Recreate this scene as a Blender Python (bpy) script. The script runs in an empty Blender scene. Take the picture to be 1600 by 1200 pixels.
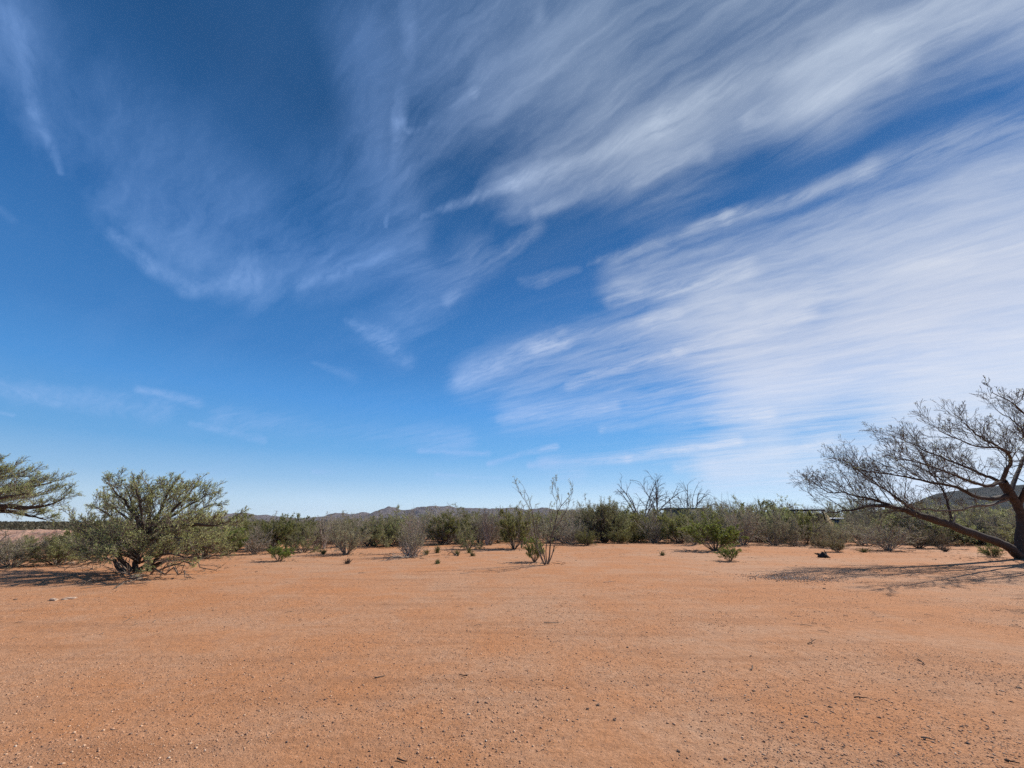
import bpy, math, random
import numpy as np
from mathutils import Vector, noise as mn

SC = bpy.context.scene
COL = SC.collection
R = math.radians
rng = np.random.default_rng(7)
random.seed(7)

# ------------------------------------------------------------------ camera
EYE = 1.5
FPX = 625.0                     # focal length in pixels of the 1600 wide photograph
PITCH = math.atan(215 / FPX)
CP, SP = math.cos(PITCH), math.sin(PITCH)
cam_d = bpy.data.cameras.new('camera')
cam = bpy.data.objects.new('camera', cam_d)
COL.objects.link(cam)
cam.location = (0, 0, EYE)
cam.rotation_euler = (math.pi / 2 + PITCH, 0, 0)
cam_d.sensor_width = 36
cam_d.lens = 36 * FPX / 1600
cam_d.clip_start = 0.05
cam_d.clip_end = 60000
SC.camera = cam

# ------------------------------------------------------------------ light, sky, exposure
SUN_AZ = R(56)                  # clockwise from +Y (towards +X)
SUN_EL = R(39)
SC.view_settings.view_transform = 'Standard'
SC.view_settings.look = 'None'
SC.view_settings.exposure = 0.25
SC.view_settings.gamma = 1.0
sund = bpy.data.lights.new('sun', 'SUN')
sund.energy = 4.9
sund.angle = R(0.6)
sund.color = (1.0, 0.93, 0.84)
sun = bpy.data.objects.new('sun', sund)
COL.objects.link(sun)
sdir = Vector((math.sin(SUN_AZ) * math.cos(SUN_EL), math.cos(SUN_AZ) * math.cos(SUN_EL), math.sin(SUN_EL)))
sun.rotation_euler = sdir.to_track_quat('Z', 'Y').to_euler()
sun.location = (40, 20, 60)


def ray(px, py):
    """world direction seen at a pixel of the photograph: (right, forward, up)"""
    a = px - 800.0
    b = 600.0 - py
    return Vector((a, FPX * CP - b * SP, FPX * SP + b * CP))


def at(px, py, fwd):
    d = ray(px, py)
    return Vector((d.x / d.y * fwd, fwd, EYE + d.z / d.y * fwd))


def gz(x, y):
    """ground height"""
    r = math.hypot(x, y)
    z = 0.0
    v = Vector((x, y, 0))
    z += 0.02 * mn.noise(v * 0.35)
    if r > 18:
        k = min(1, (r - 18) / 14)
        z += k * 0.10 * mn.noise(v * 0.16 + Vector((3, 8, 1)))
    # land falls away a little far out to the left
    if x < -22 and y > 20:
        k = min(1, (-22 - x) / 25) * min(1, (y - 20) / 25)
        z -= 1.1 * k
    return z


def ground_at(px, py):
    d = ray(px, py)
    t = -EYE / d.z
    x, y = d.x * t, d.y * t
    z = gz(x, y)
    t = (z - EYE) / d.z
    x, y = d.x * t, d.y * t
    return Vector((x, y, gz(x, y)))


class NT:
    """small helper round a node tree"""
    def __init__(s, tree):
        s.t = tree
        s.n = tree.nodes
        s.l = tree.links

    def node(s, typ, **kw):
        n = s.n.new(typ)
        for k, v in kw.items():
            setattr(n, k, v)
        return n

    def put(s, sock, v):
        if isinstance(v, bpy.types.NodeSocket):
            s.l.new(v, sock)
        elif v is not None:
            sock.default_value = v

    def math(s, op, a, b=None, c=None, clamp=False):
        n = s.node('ShaderNodeMath', operation=op, use_clamp=clamp)
        s.put(n.inputs[0], a)
        s.put(n.inputs[1], b)
        if c is not None:
            s.put(n.inputs[2], c)
        return n.outputs[0]

    def vec(s, op, a, b=None, sc=None):
        n = s.node('ShaderNodeVectorMath', operation=op)
        s.put(n.inputs[0], a)
        if b is not None:
            s.put(n.inputs[1], b)
        if sc is not None:
            s.put(n.inputs[3], sc)
        return n.outputs['Value'] if op in ('DOT_PRODUCT', 'LENGTH', 'DISTANCE') else n.outputs[0]

    def noise(s, vec, scale, detail=4, rough=0.55, dist=0.0, lac=2.0):
        n = s.node('ShaderNodeTexNoise')
        s.put(n.inputs['Vector'], vec)
        n.inputs['Scale'].default_value = scale
        n.inputs['Detail'].default_value = detail
        n.inputs['Roughness'].default_value = rough
        n.inputs['Distortion'].default_value = dist
        n.inputs['Lacunarity'].default_value = lac
        return n.outputs['Fac']

    def ramp(s, fac, stops, interp='LINEAR'):
        n = s.node('ShaderNodeValToRGB')
        n.color_ramp.interpolation = interp
        el = n.color_ramp.elements
        while len(el) < len(stops):
            el.new(0.5)
        for e, (p, c) in zip(el, stops):
            e.position = p
            e.color = (c, c, c, 1) if isinstance(c, (int, float)) else (*c, 1)
        s.put(n.inputs[0], fac)
        return n.outputs[0]

    def smooth(s, v, a, b, lo=0.0, hi=1.0):
        n = s.node('ShaderNodeMapRange', interpolation_type='SMOOTHSTEP')
        s.put(n.inputs[0], v)
        for i, q in enumerate((a, b, lo, hi)):
            n.inputs[i + 1].default_value = q
        return n.outputs[0]

    def mix(s, f, a, b, blend='MIX'):
        n = s.node('ShaderNodeMix', data_type='RGBA', blend_type=blend)
        s.put(n.inputs[0], f)
        for i, v in ((6, a), (7, b)):
            if isinstance(v, tuple) and len(v) == 3:
                v = (*v, 1)
            s.put(n.inputs[i], v)
        return n.outputs[2]


# ---- the sky: Nishita plus cirrus laid out by direction
world = bpy.data.worlds.new('World')
SC.world = world
world.use_nodes = True
W = NT(world.node_tree)
W.n.clear()
sky = W.node('ShaderNodeTexSky', sky_type='NISHITA')
sky.sun_disc = False
sky.sun_elevation = SUN_EL
sky.sun_rotation = SUN_AZ
sky.altitude = 1400
sky.air_density = 1.0
sky.dust_density = 0.3
sky.ozone_density = 2.5
geo = W.node('ShaderNodeTexCoord')
D = W.vec('NORMALIZE', geo.outputs['Generated'])
sep = W.node('ShaderNodeSeparateXYZ')
W.put(sep.inputs[0], D)
zc = W.math('MAXIMUM', sep.outputs[2], 0.0)
inv = W.math('DIVIDE', 1.0, W.math('ADD', zc, 0.045))
com = W.node('ShaderNodeCombineXYZ')
W.put(com.inputs[0], W.math('MULTIPLY', sep.outputs[0], inv))
W.put(com.inputs[1], W.math('MULTIPLY', sep.outputs[1], inv))
U = com.outputs[0]                # position on the cloud layer, in units of its height


def rotscale(vec, ang, sx, sy, off=(0, 0, 0)):
    m = W.node('ShaderNodeMapping', vector_type='POINT')
    m.inputs['Rotation'].default_value = (0, 0, ang)
    m.inputs['Scale'].default_value = (1, 1, 1)
    W.put(m.inputs['Vector'], vec)
    m2 = W.node('ShaderNodeMapping', vector_type='POINT')
    m2.inputs['Scale'].default_value = (sx, sy, 1)
    m2.inputs['Location'].default_value = off
    W.put(m2.inputs['Vector'], m.outputs[0])
    return m2.outputs[0]


# warps for wispy, curling edges
def warpby(vec, scale, amp, detail=3):
    n = W.node('ShaderNodeTexNoise')
    n.inputs['Scale'].default_value = scale
    n.inputs['Detail'].default_value = detail
    n.inputs['Roughness'].default_value = 0.55
    W.put(n.inputs['Vector'], vec)
    return W.vec('ADD', vec, W.vec('SCALE', W.vec('SUBTRACT', n.outputs['Color'], (0.5, 0.5, 0.5)), None, amp))


UW = warpby(warpby(U, 0.9, 0.28, 2), 7.0, 0.07, 4)
streak = W.noise(rotscale(UW, R(40), 0.36, 1.5), 2.6, 6, 0.60, 0.0)
fine = W.noise(rotscale(UW, R(44), 0.75, 3.4, (4, 2, 0)), 8.0, 7, 0.72, 0.0)
fib0 = W.noise(rotscale(UW, R(36), 0.42, 2.6, (9, 5, 0)), 2.8, 4, 0.58, 0.0)
fib = W.math('POWER', W.math('SUBTRACT', 1.0, W.math('ABSOLUTE', W.math('MULTIPLY', W.math('SUBTRACT', fib0, 0.5), 5.0)), clamp=True), 1.6)
puff = W.noise(rotscale(UW, R(45), 1.0, 1.8), 4.0, 6, 0.66, 0.0)
fall = W.noise(rotscale(UW, R(20), 0.6, 3.0, (1, 7, 0)), 3.2, 5, 0.62, 0.0)

# strokes: (px,py, width px) at both ends, strength, seen from the place where the photograph was taken,
# turned into directions of the sky
# small direction warp so the strokes' edges break up
wn2 = W.node('ShaderNodeTexNoise')
wn2.inputs['Scale'].default_value = 5.0
wn2.inputs['Detail'].default_value = 5
W.put(wn2.inputs['Vector'], D)
DW = W.vec('ADD', D, W.vec('SCALE', W.vec('SUBTRACT', wn2.outputs['Color'], (0.5, 0.5, 0.5)), None, W.math('MULTIPLY_ADD', zc, 0.10, 0.006)))


def stroke(x0, y0, w0, x1, y1, w1, s):
    a, b = ray(x0, y0), ray(x1, y1)
    wa, wb = w0 / a.length, w1 / b.length
    a, b = a.normalized(), b.normalized()
    ab = b - a
    rel = W.vec('SUBTRACT', DW, tuple(a))
    t = W.math('MINIMUM', W.math('MAXIMUM', W.vec('DOT_PRODUCT', rel, tuple(ab / ab.length_squared)), 0.0), 1.0)
    n_ = W.node('ShaderNodeVectorMath', operation='SCALE')
    n_.inputs[0].default_value = tuple(ab)
    W.put(n_.inputs[3], t)
    dist = W.vec('DISTANCE', rel, n_.outputs[0])
    q = W.math('MAXIMUM', W.math('SUBTRACT', 1.0, W.math('DIVIDE', dist, W.math('MULTIPLY_ADD', t, wb - wa, wa))), 0.0)
    # 1-s*q^2*(3-2q) factor, to be multiplied into what is left clear
    return W.math('MULTIPLY', W.math('MULTIPLY', q, q), W.math('MULTIPLY_ADD', q, -2.0 * s, 3.0 * s))


def total(lst):
    clear_ = None
    for p in lst:
        c_ = W.math('SUBTRACT', 1.0, stroke(*p))
        clear_ = c_ if clear_ is None else W.math('MULTIPLY', clear_, c_)
    return W.math('SUBTRACT', 1.0, clear_)


MASS = [  # broad veils of cirrus
    (1180, -40, 190, 1640, -60, 200, .42),
    (800, 300, 70, 1300, 120, 120, .50), (1300, 120, 110, 1700, -10, 120, .50),
    (700, 60, 200, 1000, 120, 220, .34), (860, 90, 170, 1040, 240, 150, .24),
    (740, 590, 55, 1150, 510, 110, .46), (1150, 510, 160, 1700, 360, 210, .66),
    (980, 440, 60, 1500, 310, 120, .42), (1200, 600, 130, 1700, 540, 190, .72),
    (800, 645, 45, 1250, 610, 90, .42), (1480, 500, 230, 1750, 450, 320, .62),
    (850, 722, 16, 1200, 690, 50, .50), (1120, 735, 50, 1700, 690, 120, .85),
    (900, 785, 26, 1500, 760, 70, .75),
    (1480, 660, 120, 1750, 600, 200, .8), (-60, 786, 26, 500, 788, 30, .6), (500, 788, 30, 1000, 786, 36, .7), (300, 745, 26, 900, 742, 30, .22),
    (560, 60, 80, 630, 330, 60, .22), (0, -20, 80, 60, 200, 55, .30),
    (220, 340, 80, 400, 440, 60, .26), (480, 420, 70, 640, 400, 60, .24),
    (60, 120, 150, 420, 380, 120, .14), (640, 500, 60, 740, 400, 60, .20),
    (-40, 600, 26, 250, 640, 30, .30), (350, 655, 26, 720, 690, 34, .34),
    (560, 300, 110, 760, 170, 110, .20),
]
LINES = [  # sharper streaks
    (97, 275, 8, 52, 175, 16, .42), (52, 175, 14, 20, 20, 26, .40), (599, 352, 5, 632, 190, 15, .44), (632, 190, 15, 640, -20, 22, .40),
    (640, 205, 7, 730, 150, 13, .40), (730, 150, 13, 830, 30, 22, .36),
    (655, 338, 9, 800, 290, 20, .60), (800, 290, 20, 1040, 190, 36, .52), (1040, 190, 36, 1350, 60, 40, .42), (1350, 60, 40, 1640, -40, 50, .40),
    (830, 330, 18, 1100, 245, 26, .34), (1180, 185, 24, 1400, 110, 34, .46), (1400, 110, 34, 1640, 20, 40, .40),
    (930, 412, 9, 1130, 345, 17, .42), (1130, 345, 17, 1360, 265, 30, .44), (1360, 265, 30, 1640, 170, 50, .36),
    (815, 438, 10, 850, 434, 18, .22), (850, 434, 18, 900, 422, 10, .20), (915, 415, 7, 960, 402, 14, .24), (890, 602, 12, 1060, 550, 16, .46), (1060, 550, 16, 1260, 490, 24, .46),
    (720, 590, 30, 880, 530, 30, .55), (840, 545, 14, 1060, 490, 18, .46), (960, 470, 18, 1160, 425, 28, .48), (1180, 480, 20, 1500, 400, 34, .34),
    (700, 470, 16, 830, 360, 24, .32), (545, 506, 9, 600, 530, 26, .34), (600, 528, 30, 632, 566, 18, .30), (570, 515, 40, 620, 560, 40, .14), (485, 568, 5, 550, 592, 14, .20),
    (180, 370, 16, 230, 410, 22, .36), (230, 410, 20, 300, 445, 24, .34), (290, 448, 20, 400, 432, 26, .30), (370, 420, 26, 400, 400, 20, .24), (470, 440, 16, 600, 405, 24, .30),
    (828, 728, 9, 980, 716, 14, .85), (980, 716, 13, 1150, 688, 16, .75), (765, 724, 7, 870, 698, 9, .75), (655, 706, 7, 765, 708, 7, .60),
    (940, 672, 10, 1200, 645, 18, .55), (780, 655, 12, 960, 640, 16, .45), (300, 663, 8, 410, 687, 10, .48),
    (215, 608, 9, 310, 632, 12, .48), (0, 600, 9, 90, 632, 10, .25), (490, 736, 7, 700, 750, 8, .55), (680, 742, 5, 785, 747, 4, .65),
    (1060, 730, 14, 1300, 690, 22, .50), (330, 770, 9, 660, 772, 9, .5), (0, 645, 4, 20, 648, 5, .4), (0, 335, 8, 14, 350, 12, .14),
]
mass = total(MASS)
lines = total(LINES)
# texture
# 0..1 masks: mass is broken up by streak noise, lines keep their shape
tex1 = W.smooth(W.math('ADD', W.math('MULTIPLY', streak, 0.62), W.math('MULTIPLY', fine, 0.38)), 0.30, 0.68)
tex2 = W.smooth(W.math('ADD', W.math('MULTIPLY', fine, 0.5), W.math('MULTIPLY', puff, 0.5)), 0.36, 0.62)
tex3 = W.smooth(fall, 0.35, 0.75)
veil = W.math('MULTIPLY', W.math('ADD', W.smooth(streak, 0.45, 0.75), W.math('MULTIPLY', fib, 0.25)), 0.045)
# streaks eat into the veil's thin parts and edges, its body stays
T = W.math('ADD', W.math('MULTIPLY', W.math('SUBTRACT', streak, 0.5), 2.5), W.math('MULTIPLY', W.math('SUBTRACT', fine, 0.5), 1.1))
T = W.math('ADD', T, W.math('MULTIPLY_ADD', fib, 0.55, -0.22))
k_ = W.math('MULTIPLY', W.math('POWER', mass, 0.6), W.math('SUBTRACT', 1.08, mass))
d1 = W.math('MULTIPLY', W.math('MULTIPLY_ADD', T, W.math('MULTIPLY', k_, 0.66), W.math('MULTIPLY', mass, 0.66), clamp=True), 0.97)
d2 = W.math('MULTIPLY', lines, W.math('MULTIPLY_ADD', tex2, 0.68, 0.18))
d3 = W.math('MULTIPLY', W.math('MULTIPLY', tex3, mass), 0.18)
inv1 = W.math('SUBTRACT', 1.0, d1, clamp=True)
for dd in (d2, d3, veil):
    inv1 = W.math('MULTIPLY', inv1, W.math('SUBTRACT', 1.0, dd, clamp=True))
dens = W.math('SUBTRACT', 1.0, inv1, clamp=True)
# cloud brightness: forward scattering towards the sun
sd = W.node('ShaderNodeCombineXYZ')
for i in range(3):
    sd.inputs[i].default_value = sdir[i]
cs = W.vec('DOT_PRODUCT', D, sd.outputs[0])
glow = W.smooth(cs, 0.45, 0.95)
hs = W.node('ShaderNodeHueSaturation')
hs.inputs['Saturation'].default_value = 1.05
hs.inputs['Value'].default_value = 1.0
W.put(hs.inputs['Color'], sky.outputs[0])
SKYK = 0.085
skyn = W.vec('SCALE', hs.outputs[0], None, SKYK)
clear = W.ramp(zc, [(0, (.58, .71, .81)), (.045, (.47, .65, .82)), (.09, (.29, .51, .77)), (.15, (.145, .385, .72)), (.26, (.078, .285, .66)),
                    (.35, (.050, .205, .52)), (.537, (.028, .130, .365)), (.75, (.015, .075, .212)), (.9, (.014, .068, .185)), (1, (.014, .062, .17))])
clear = W.vec('SCALE', clear, None, W.smooth(cs, -0.5, 0.95, 0.84, 1.02))
skyc = W.mix(0.97, skyn, clear)
lowk = W.smooth(sep.outputs[2], 0.05, 0.8, 1.08, 0.80)
cl = W.mix(glow, (0.30, 0.45, 0.75), (0.78, 0.76, 0.765))
cl = W.vec('MULTIPLY', cl, W.ramp(zc, [(0.0, (1.05, 1.05, 1.05)), (0.30, (1.0, 1.0, 1.0)), (0.55, (.78, .87, .97)), (0.88, (.58, .72, .90))]))
cl = W.vec('MAXIMUM', cl, W.vec('ADD', skyc, (0.03, 0.025, 0.01)))
both = W.mix(dens, skyc, cl)
bg = W.node('ShaderNodeBackground')
W.put(bg.inputs['Color'], both)
bg.inputs['Strength'].default_value = 1.0
wo = W.node('ShaderNodeOutputWorld')
W.put(wo.inputs['Surface'], bg.outputs[0])


# ------------------------------------------------------------------ object helpers
def tag(o, label=None, cat=None, group=None, kind=None):
    if label: o['label'] = label
    if cat: o['category'] = cat
    if group: o['group'] = group
    if kind: o['kind'] = kind
    return o


def empty(name, loc, rz=0.0, scale=(1, 1, 1)):
    o = bpy.data.objects.new(name, None)
    o.location = loc
    o.rotation_euler = (0, 0, rz)
    o.scale = scale
    o.empty_display_size = 0.3
    COL.objects.link(o)
    return o


def mesh_obj(name, V, F, mat, parent=None, smooth=False):
    """V (n,3) array, F (m,k) array or list of such arrays"""
    me = bpy.data.meshes.new(name)
    V = np.asarray(V, dtype=np.float32)
    Fs = F if isinstance(F, list) else [F]
    Fs = [np.asarray(f, dtype=np.int32) for f in Fs if len(f)]
    loops = np.concatenate([f.ravel() for f in Fs])
    tot = np.concatenate([np.full(len(f), f.shape[1], dtype=np.int32) for f in Fs])
    st = np.concatenate([[0], np.cumsum(tot)[:-1]]).astype(np.int32)
    me.vertices.add(len(V)); me.vertices.foreach_set('co', V.ravel())
    me.loops.add(len(loops)); me.loops.foreach_set('vertex_index', loops)
    me.polygons.add(len(tot)); me.polygons.foreach_set('loop_start', st)
    me.polygons.foreach_set('loop_total', tot)
    if smooth:
        me.polygons.foreach_set('use_smooth', np.ones(len(tot), dtype=bool))
    me.update(calc_edges=True)
    me.validate()
    me.materials.append(mat)
    o = bpy.data.objects.new(name, me)
    COL.objects.link(o)
    if parent: o.parent = parent
    return o


def tubes_arrays(polys, k=4):
    """polys: list of (pts (n,3), radii (n,)) -> V, F quads"""
    groups = {}
    for p, r in polys:
        groups.setdefault(len(p), []).append((p, r))
    Vs, Fs, off = [], [], 0
    ang = np.linspace(0, 2 * np.pi, k, endpoint=False)
    ca, sa = np.cos(ang), np.sin(ang)
    for n, lst in groups.items():
        P = np.array([a for a, _ in lst], dtype=np.float64)
        Rr = np.array([b for _, b in lst], dtype=np.float64)
        T = np.gradient(P, axis=1)
        T /= np.linalg.norm(T, axis=2, keepdims=True) + 1e-9
        main = P[:, -1] - P[:, 0]
        ref = np.where(np.abs(main[:, 2:3]) > 0.8 * np.linalg.norm(main, axis=1, keepdims=True),
                       np.array([[1.0, 0.13, 0]]), np.array([[0, 0.1, 1.0]]))
        N = np.cross(T, ref[:, None, :])
        N /= np.linalg.norm(N, axis=2, keepdims=True) + 1e-9
        B = np.cross(T, N)
        ring = P[:, :, None, :] + Rr[:, :, None, None] * (N[:, :, None, :] * ca[None, None, :, None]
                                                          + B[:, :, None, :] * sa[None, None, :, None])
        M = len(lst)
        Vs.append(ring.reshape(-1, 3))
        idx = np.arange(M * n * k).reshape(M, n, k)
        a = idx[:, :-1, :]; b = idx[:, 1:, :]
        a2 = np.roll(a, -1, axis=2); b2 = np.roll(b, -1, axis=2)
        Fs.append(np.stack([a, a2, b2, b], axis=-1).reshape(-1, 4) + off)
        off += M * n * k
    return np.concatenate(Vs), np.concatenate(Fs)


def leaves_arrays(P, Dr, L, Wd, up=0.0):
    """leaf blades: P (n,3) bases, Dr (n,3) directions, L,Wd sizes (n,) -> folded kite quads"""
    n = len(P)
    Dr = Dr / (np.linalg.norm(Dr, axis=1, keepdims=True) + 1e-9)
    rnd = rng.normal(size=(n, 3))
    S = np.cross(Dr, rnd)
    S /= np.linalg.norm(S, axis=1, keepdims=True) + 1e-9
    a = P
    b = P + Dr * (L * 0.5)[:, None] + S * (Wd * 0.5)[:, None]
    c = P + Dr * L[:, None]
    d = P + Dr * (L * 0.5)[:, None] - S * (Wd * 0.5)[:, None]
    V = np.stack([a, b, c, d], axis=1).reshape(-1, 3)
    F = np.arange(4 * n).reshape(n, 4)
    return V, F


def unit(v):
    return v / (np.linalg.norm(v) + 1e-9)


def walk(p, d, length, n, wob, up=0.0, pull=None, kink=0.0):
    """a wandering polyline of n+1 points"""
    pts = [np.array(p, float)]
    d = unit(np.array(d, float))
    st = length / n
    for i in range(n):
        d = unit(d + rng.normal(size=3) * wob + np.array([0, 0, up]) + (pull if pull is not None else 0))
        if kink: d = unit(d + rng.normal(size=3) * kink * (i % 2))
        pts.append(pts[-1] + d * st)
    return np.array(pts)


def side_dir(t, ang, out=None, outk=0.0):
    """direction leaving tangent t at angle ang to a random side"""
    t = unit(t)
    s = unit(np.cross(t, rng.normal(size=3)))
    if out is not None and rng.random() < 0.6:
        s = unit(s + out * outk)
        s = unit(s - t * np.dot(s, t))
    return unit(t * math.cos(ang) + s * math.sin(ang))


def branch(polys, tips, p, d, length, r, level, spec):
    """recursive growth; spec: list by level of dict(n, kids, ang, len, up, wob)"""
    sp = spec[level]
    n = sp['n']
    pts = walk(p, d, length, n, sp['wob'], sp.get('up', 0), sp.get('pull'), sp.get('kink', 0))
    rr = np.linspace(r, r * sp.get('taper', 0.35), n + 1)
    polys.append((pts, rr))
    if level + 1 >= len(spec):
        tips.append(pts)
        return
    k = sp['kids']
    k = int(k * (0.7 + 0.6 * rng.random()) + 0.5)
    for j in range(k):
        f = sp.get('start', 0.15) + (1 - sp.get('start', 0.15)) * (j + rng.random()) / k
        f = min(0.999, f) * n
        i = int(f)
        q = pts[i] + (pts[i + 1] - pts[i]) * (f - i)
        tg = pts[i + 1] - pts[i]
        dd = side_dir(tg, sp['ang'] * (0.6 + 0.8 * rng.random()), np.array([0, 0, 1.0]), sp.get('upk', 0.5))
        fr = f / n
        ln = length * sp['len'] * (1.05 - 0.55 * fr) * (0.7 + 0.6 * rng.random())
        branch(polys, tips, q, dd, ln, max(rr[i] * sp.get('rk', 0.55), sp.get('rmin', 0.004)), level + 1, spec)


def tip_leaves(tips, per, L, Wd, spread=0.6, start=0.25, jit=0.03, drop=0.0):
    """leaf blades along the terminal twigs"""
    P, Dd = [], []
    for t in tips:
        if drop and rng.random() < drop: continue
        n = len(t) - 1
        m = rng.poisson(per)
        if m == 0: continue
        f = (start + (1 - start) * rng.random(m)) * n
        i = np.minimum(f.astype(int), n - 1)
        q = t[i] + (t[i + 1] - t[i]) * (f - i)[:, None]
        tg = t[i + 1] - t[i]
        tg /= np.linalg.norm(tg, axis=1, keepdims=True) + 1e-9
        P.append(q + rng.normal(size=(m, 3)) * jit)
        Dd.append(tg + rng.normal(size=(m, 3)) * spread)
    P = np.concatenate(P); Dd = np.concatenate(Dd)
    n = len(P)
    return leaves_arrays(P, Dd, L * (0.6 + 0.8 * rng.random(n)), Wd * (0.6 + 0.8 * rng.random(n)))


# ------------------------------------------------------------------ materials
def mat_new(name):
    m = bpy.data.materials.new(name)
    m.use_nodes = True
    N = NT(m.node_tree)
    b = m.node_tree.nodes['Principled BSDF']
    return m, N, b


def leaf_mat(name, c1, c2, trans=0.35, rough=0.6):
    """clumps of two tones, every blade a little different, some light through"""
    m, N, b = mat_new(name)
    gm = N.node('ShaderNodeNewGeometry')
    oi = N.node('ShaderNodeObjectInfo')
    tc = N.node('ShaderNodeTexCoord')
    cl = N.noise(tc.outputs['Object'], 2.2, 3, 0.6)
    f = N.math('ADD', N.math('MULTIPLY', gm.outputs['Random Per Island'], 0.55), N.math('MULTIPLY', N.smooth(cl, .35, .65), 0.45))
    c = N.mix(f, c1, c2)
    h = N.node('ShaderNodeHueSaturation')
    N.put(h.inputs['Color'], c)
    N.put(h.inputs['Value'], N.math('MULTIPLY_ADD', oi.outputs['Random'], 0.34, 0.83))
    N.put(h.inputs['Hue'], N.math('MULTIPLY_ADD', oi.outputs['Random'], 0.02, 0.49))
    N.put(b.inputs['Base Color'], h.outputs[0])
    b.inputs['Roughness'].default_value = rough
    b.inputs['Specular IOR Level'].default_value = 0.3
    tr = N.node('ShaderNodeBsdfTranslucent')
    N.put(tr.inputs['Color'], h.outputs[0])
    mx = N.node('ShaderNodeMixShader')
    mx.inputs[0].default_value = trans
    out = m.node_tree.nodes['Material Output']
    N.l.new(b.outputs[0], mx.inputs[1]); N.l.new(tr.outputs[0], mx.inputs[2])
    N.l.new(mx.outputs[0], out.inputs[0])
    return m


def bark_mat(name, c1, c2, scale=9.0, bump=0.4):
    m, N, b = mat_new(name)
    tc = N.node('ShaderNodeTexCoord')
    gm = N.node('ShaderNodeNewGeometry')
    oi = N.node('ShaderNodeObjectInfo')
    nz = N.noise(tc.outputs['Object'], scale, 6, 0.65, 0.4)
    f = N.math('ADD', N.math('MULTIPLY', N.smooth(nz, .3, .7), 0.6), N.math('MULTIPLY', gm.outputs['Random Per Island'], 0.4))
    c = N.mix(f, c1, c2)
    h = N.node('ShaderNodeHueSaturation')
    N.put(h.inputs['Color'], c)
    N.put(h.inputs['Value'], N.math('MULTIPLY_ADD', oi.outputs['Random'], 0.3, 0.85))
    N.put(b.inputs['Base Color'], h.outputs[0])
    b.inputs['Roughness'].default_value = 0.9
    b.inputs['Specular IOR Level'].default_value = 0.2
    bp = N.node('ShaderNodeBump')
    bp.inputs['Strength'].default_value = bump
    bp.inputs['Distance'].default_value = 0.02
    N.put(bp.inputs['Height'], nz)
    N.put(b.inputs['Normal'], bp.outputs[0])
    return m


def plain_mat(name, c, rough=0.6, var=0.25, scale=4.0, metal=0.0):
    m, N, b = mat_new(name)
    tc = N.node('ShaderNodeTexCoord')
    nz = N.noise(tc.outputs['Object'], scale, 6, 0.6)
    c2 = tuple(x * (1 - var) for x in c)
    N.put(b.inputs['Base Color'], N.mix(N.smooth(nz, .3, .7), c2, c))
    b.inputs['Roughness'].default_value = rough
    b.inputs['Metallic'].default_value = metal
    return m


M = {}
M['creosote'] = leaf_mat('creosote_leaf', (0.12, 0.13, 0.035), (0.28, 0.27, 0.09), .45)
M['bright'] = leaf_mat('bright_leaf', (0.12, 0.16, 0.03), (0.28, 0.33, 0.07), .45)
M['mesq'] = leaf_mat('mesquite_leaf', (0.18, 0.19, 0.07), (0.40, 0.40, 0.18), .45)
M['mesqtree'] = leaf_mat('mesquite_tree_leaf', (0.30, 0.35, 0.11), (0.60, 0.62, 0.28), .5)
M['grey'] = leaf_mat('grey_leaf', (0.20, 0.185, 0.105), (0.40, 0.37, 0.22), .45)
M['straw'] = leaf_mat('straw_leaf', (0.19, 0.16, 0.06), (0.32, 0.28, 0.13))
M['bark'] = bark_mat('mesquite_bark', (0.035, 0.026, 0.021), (0.10, 0.075, 0.06))
M['twig'] = bark_mat('mesquite_twig', (0.10, 0.078, 0.062), (0.23, 0.185, 0.15))
M['darktwig'] = bark_mat('dark_twig', (0.055, 0.042, 0.035), (0.14, 0.11, 0.09))
M['greytwig'] = bark_mat('grey_twig', (0.20, 0.165, 0.135), (0.43, 0.37, 0.31))
M['browntwig'] = bark_mat('brown_twig', (0.10, 0.075, 0.055), (0.23, 0.18, 0.14))
M['deadwood'] = bark_mat('dead_wood', (0.17, 0.14, 0.12), (0.42, 0.37, 0.33))
M['oldwood'] = bark_mat('old_wood', (0.10, 0.085, 0.078), (0.24, 0.21, 0.19))
M['char'] = bark_mat('charred_wood', (0.012, 0.01, 0.009), (0.04, 0.032, 0.028))

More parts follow.
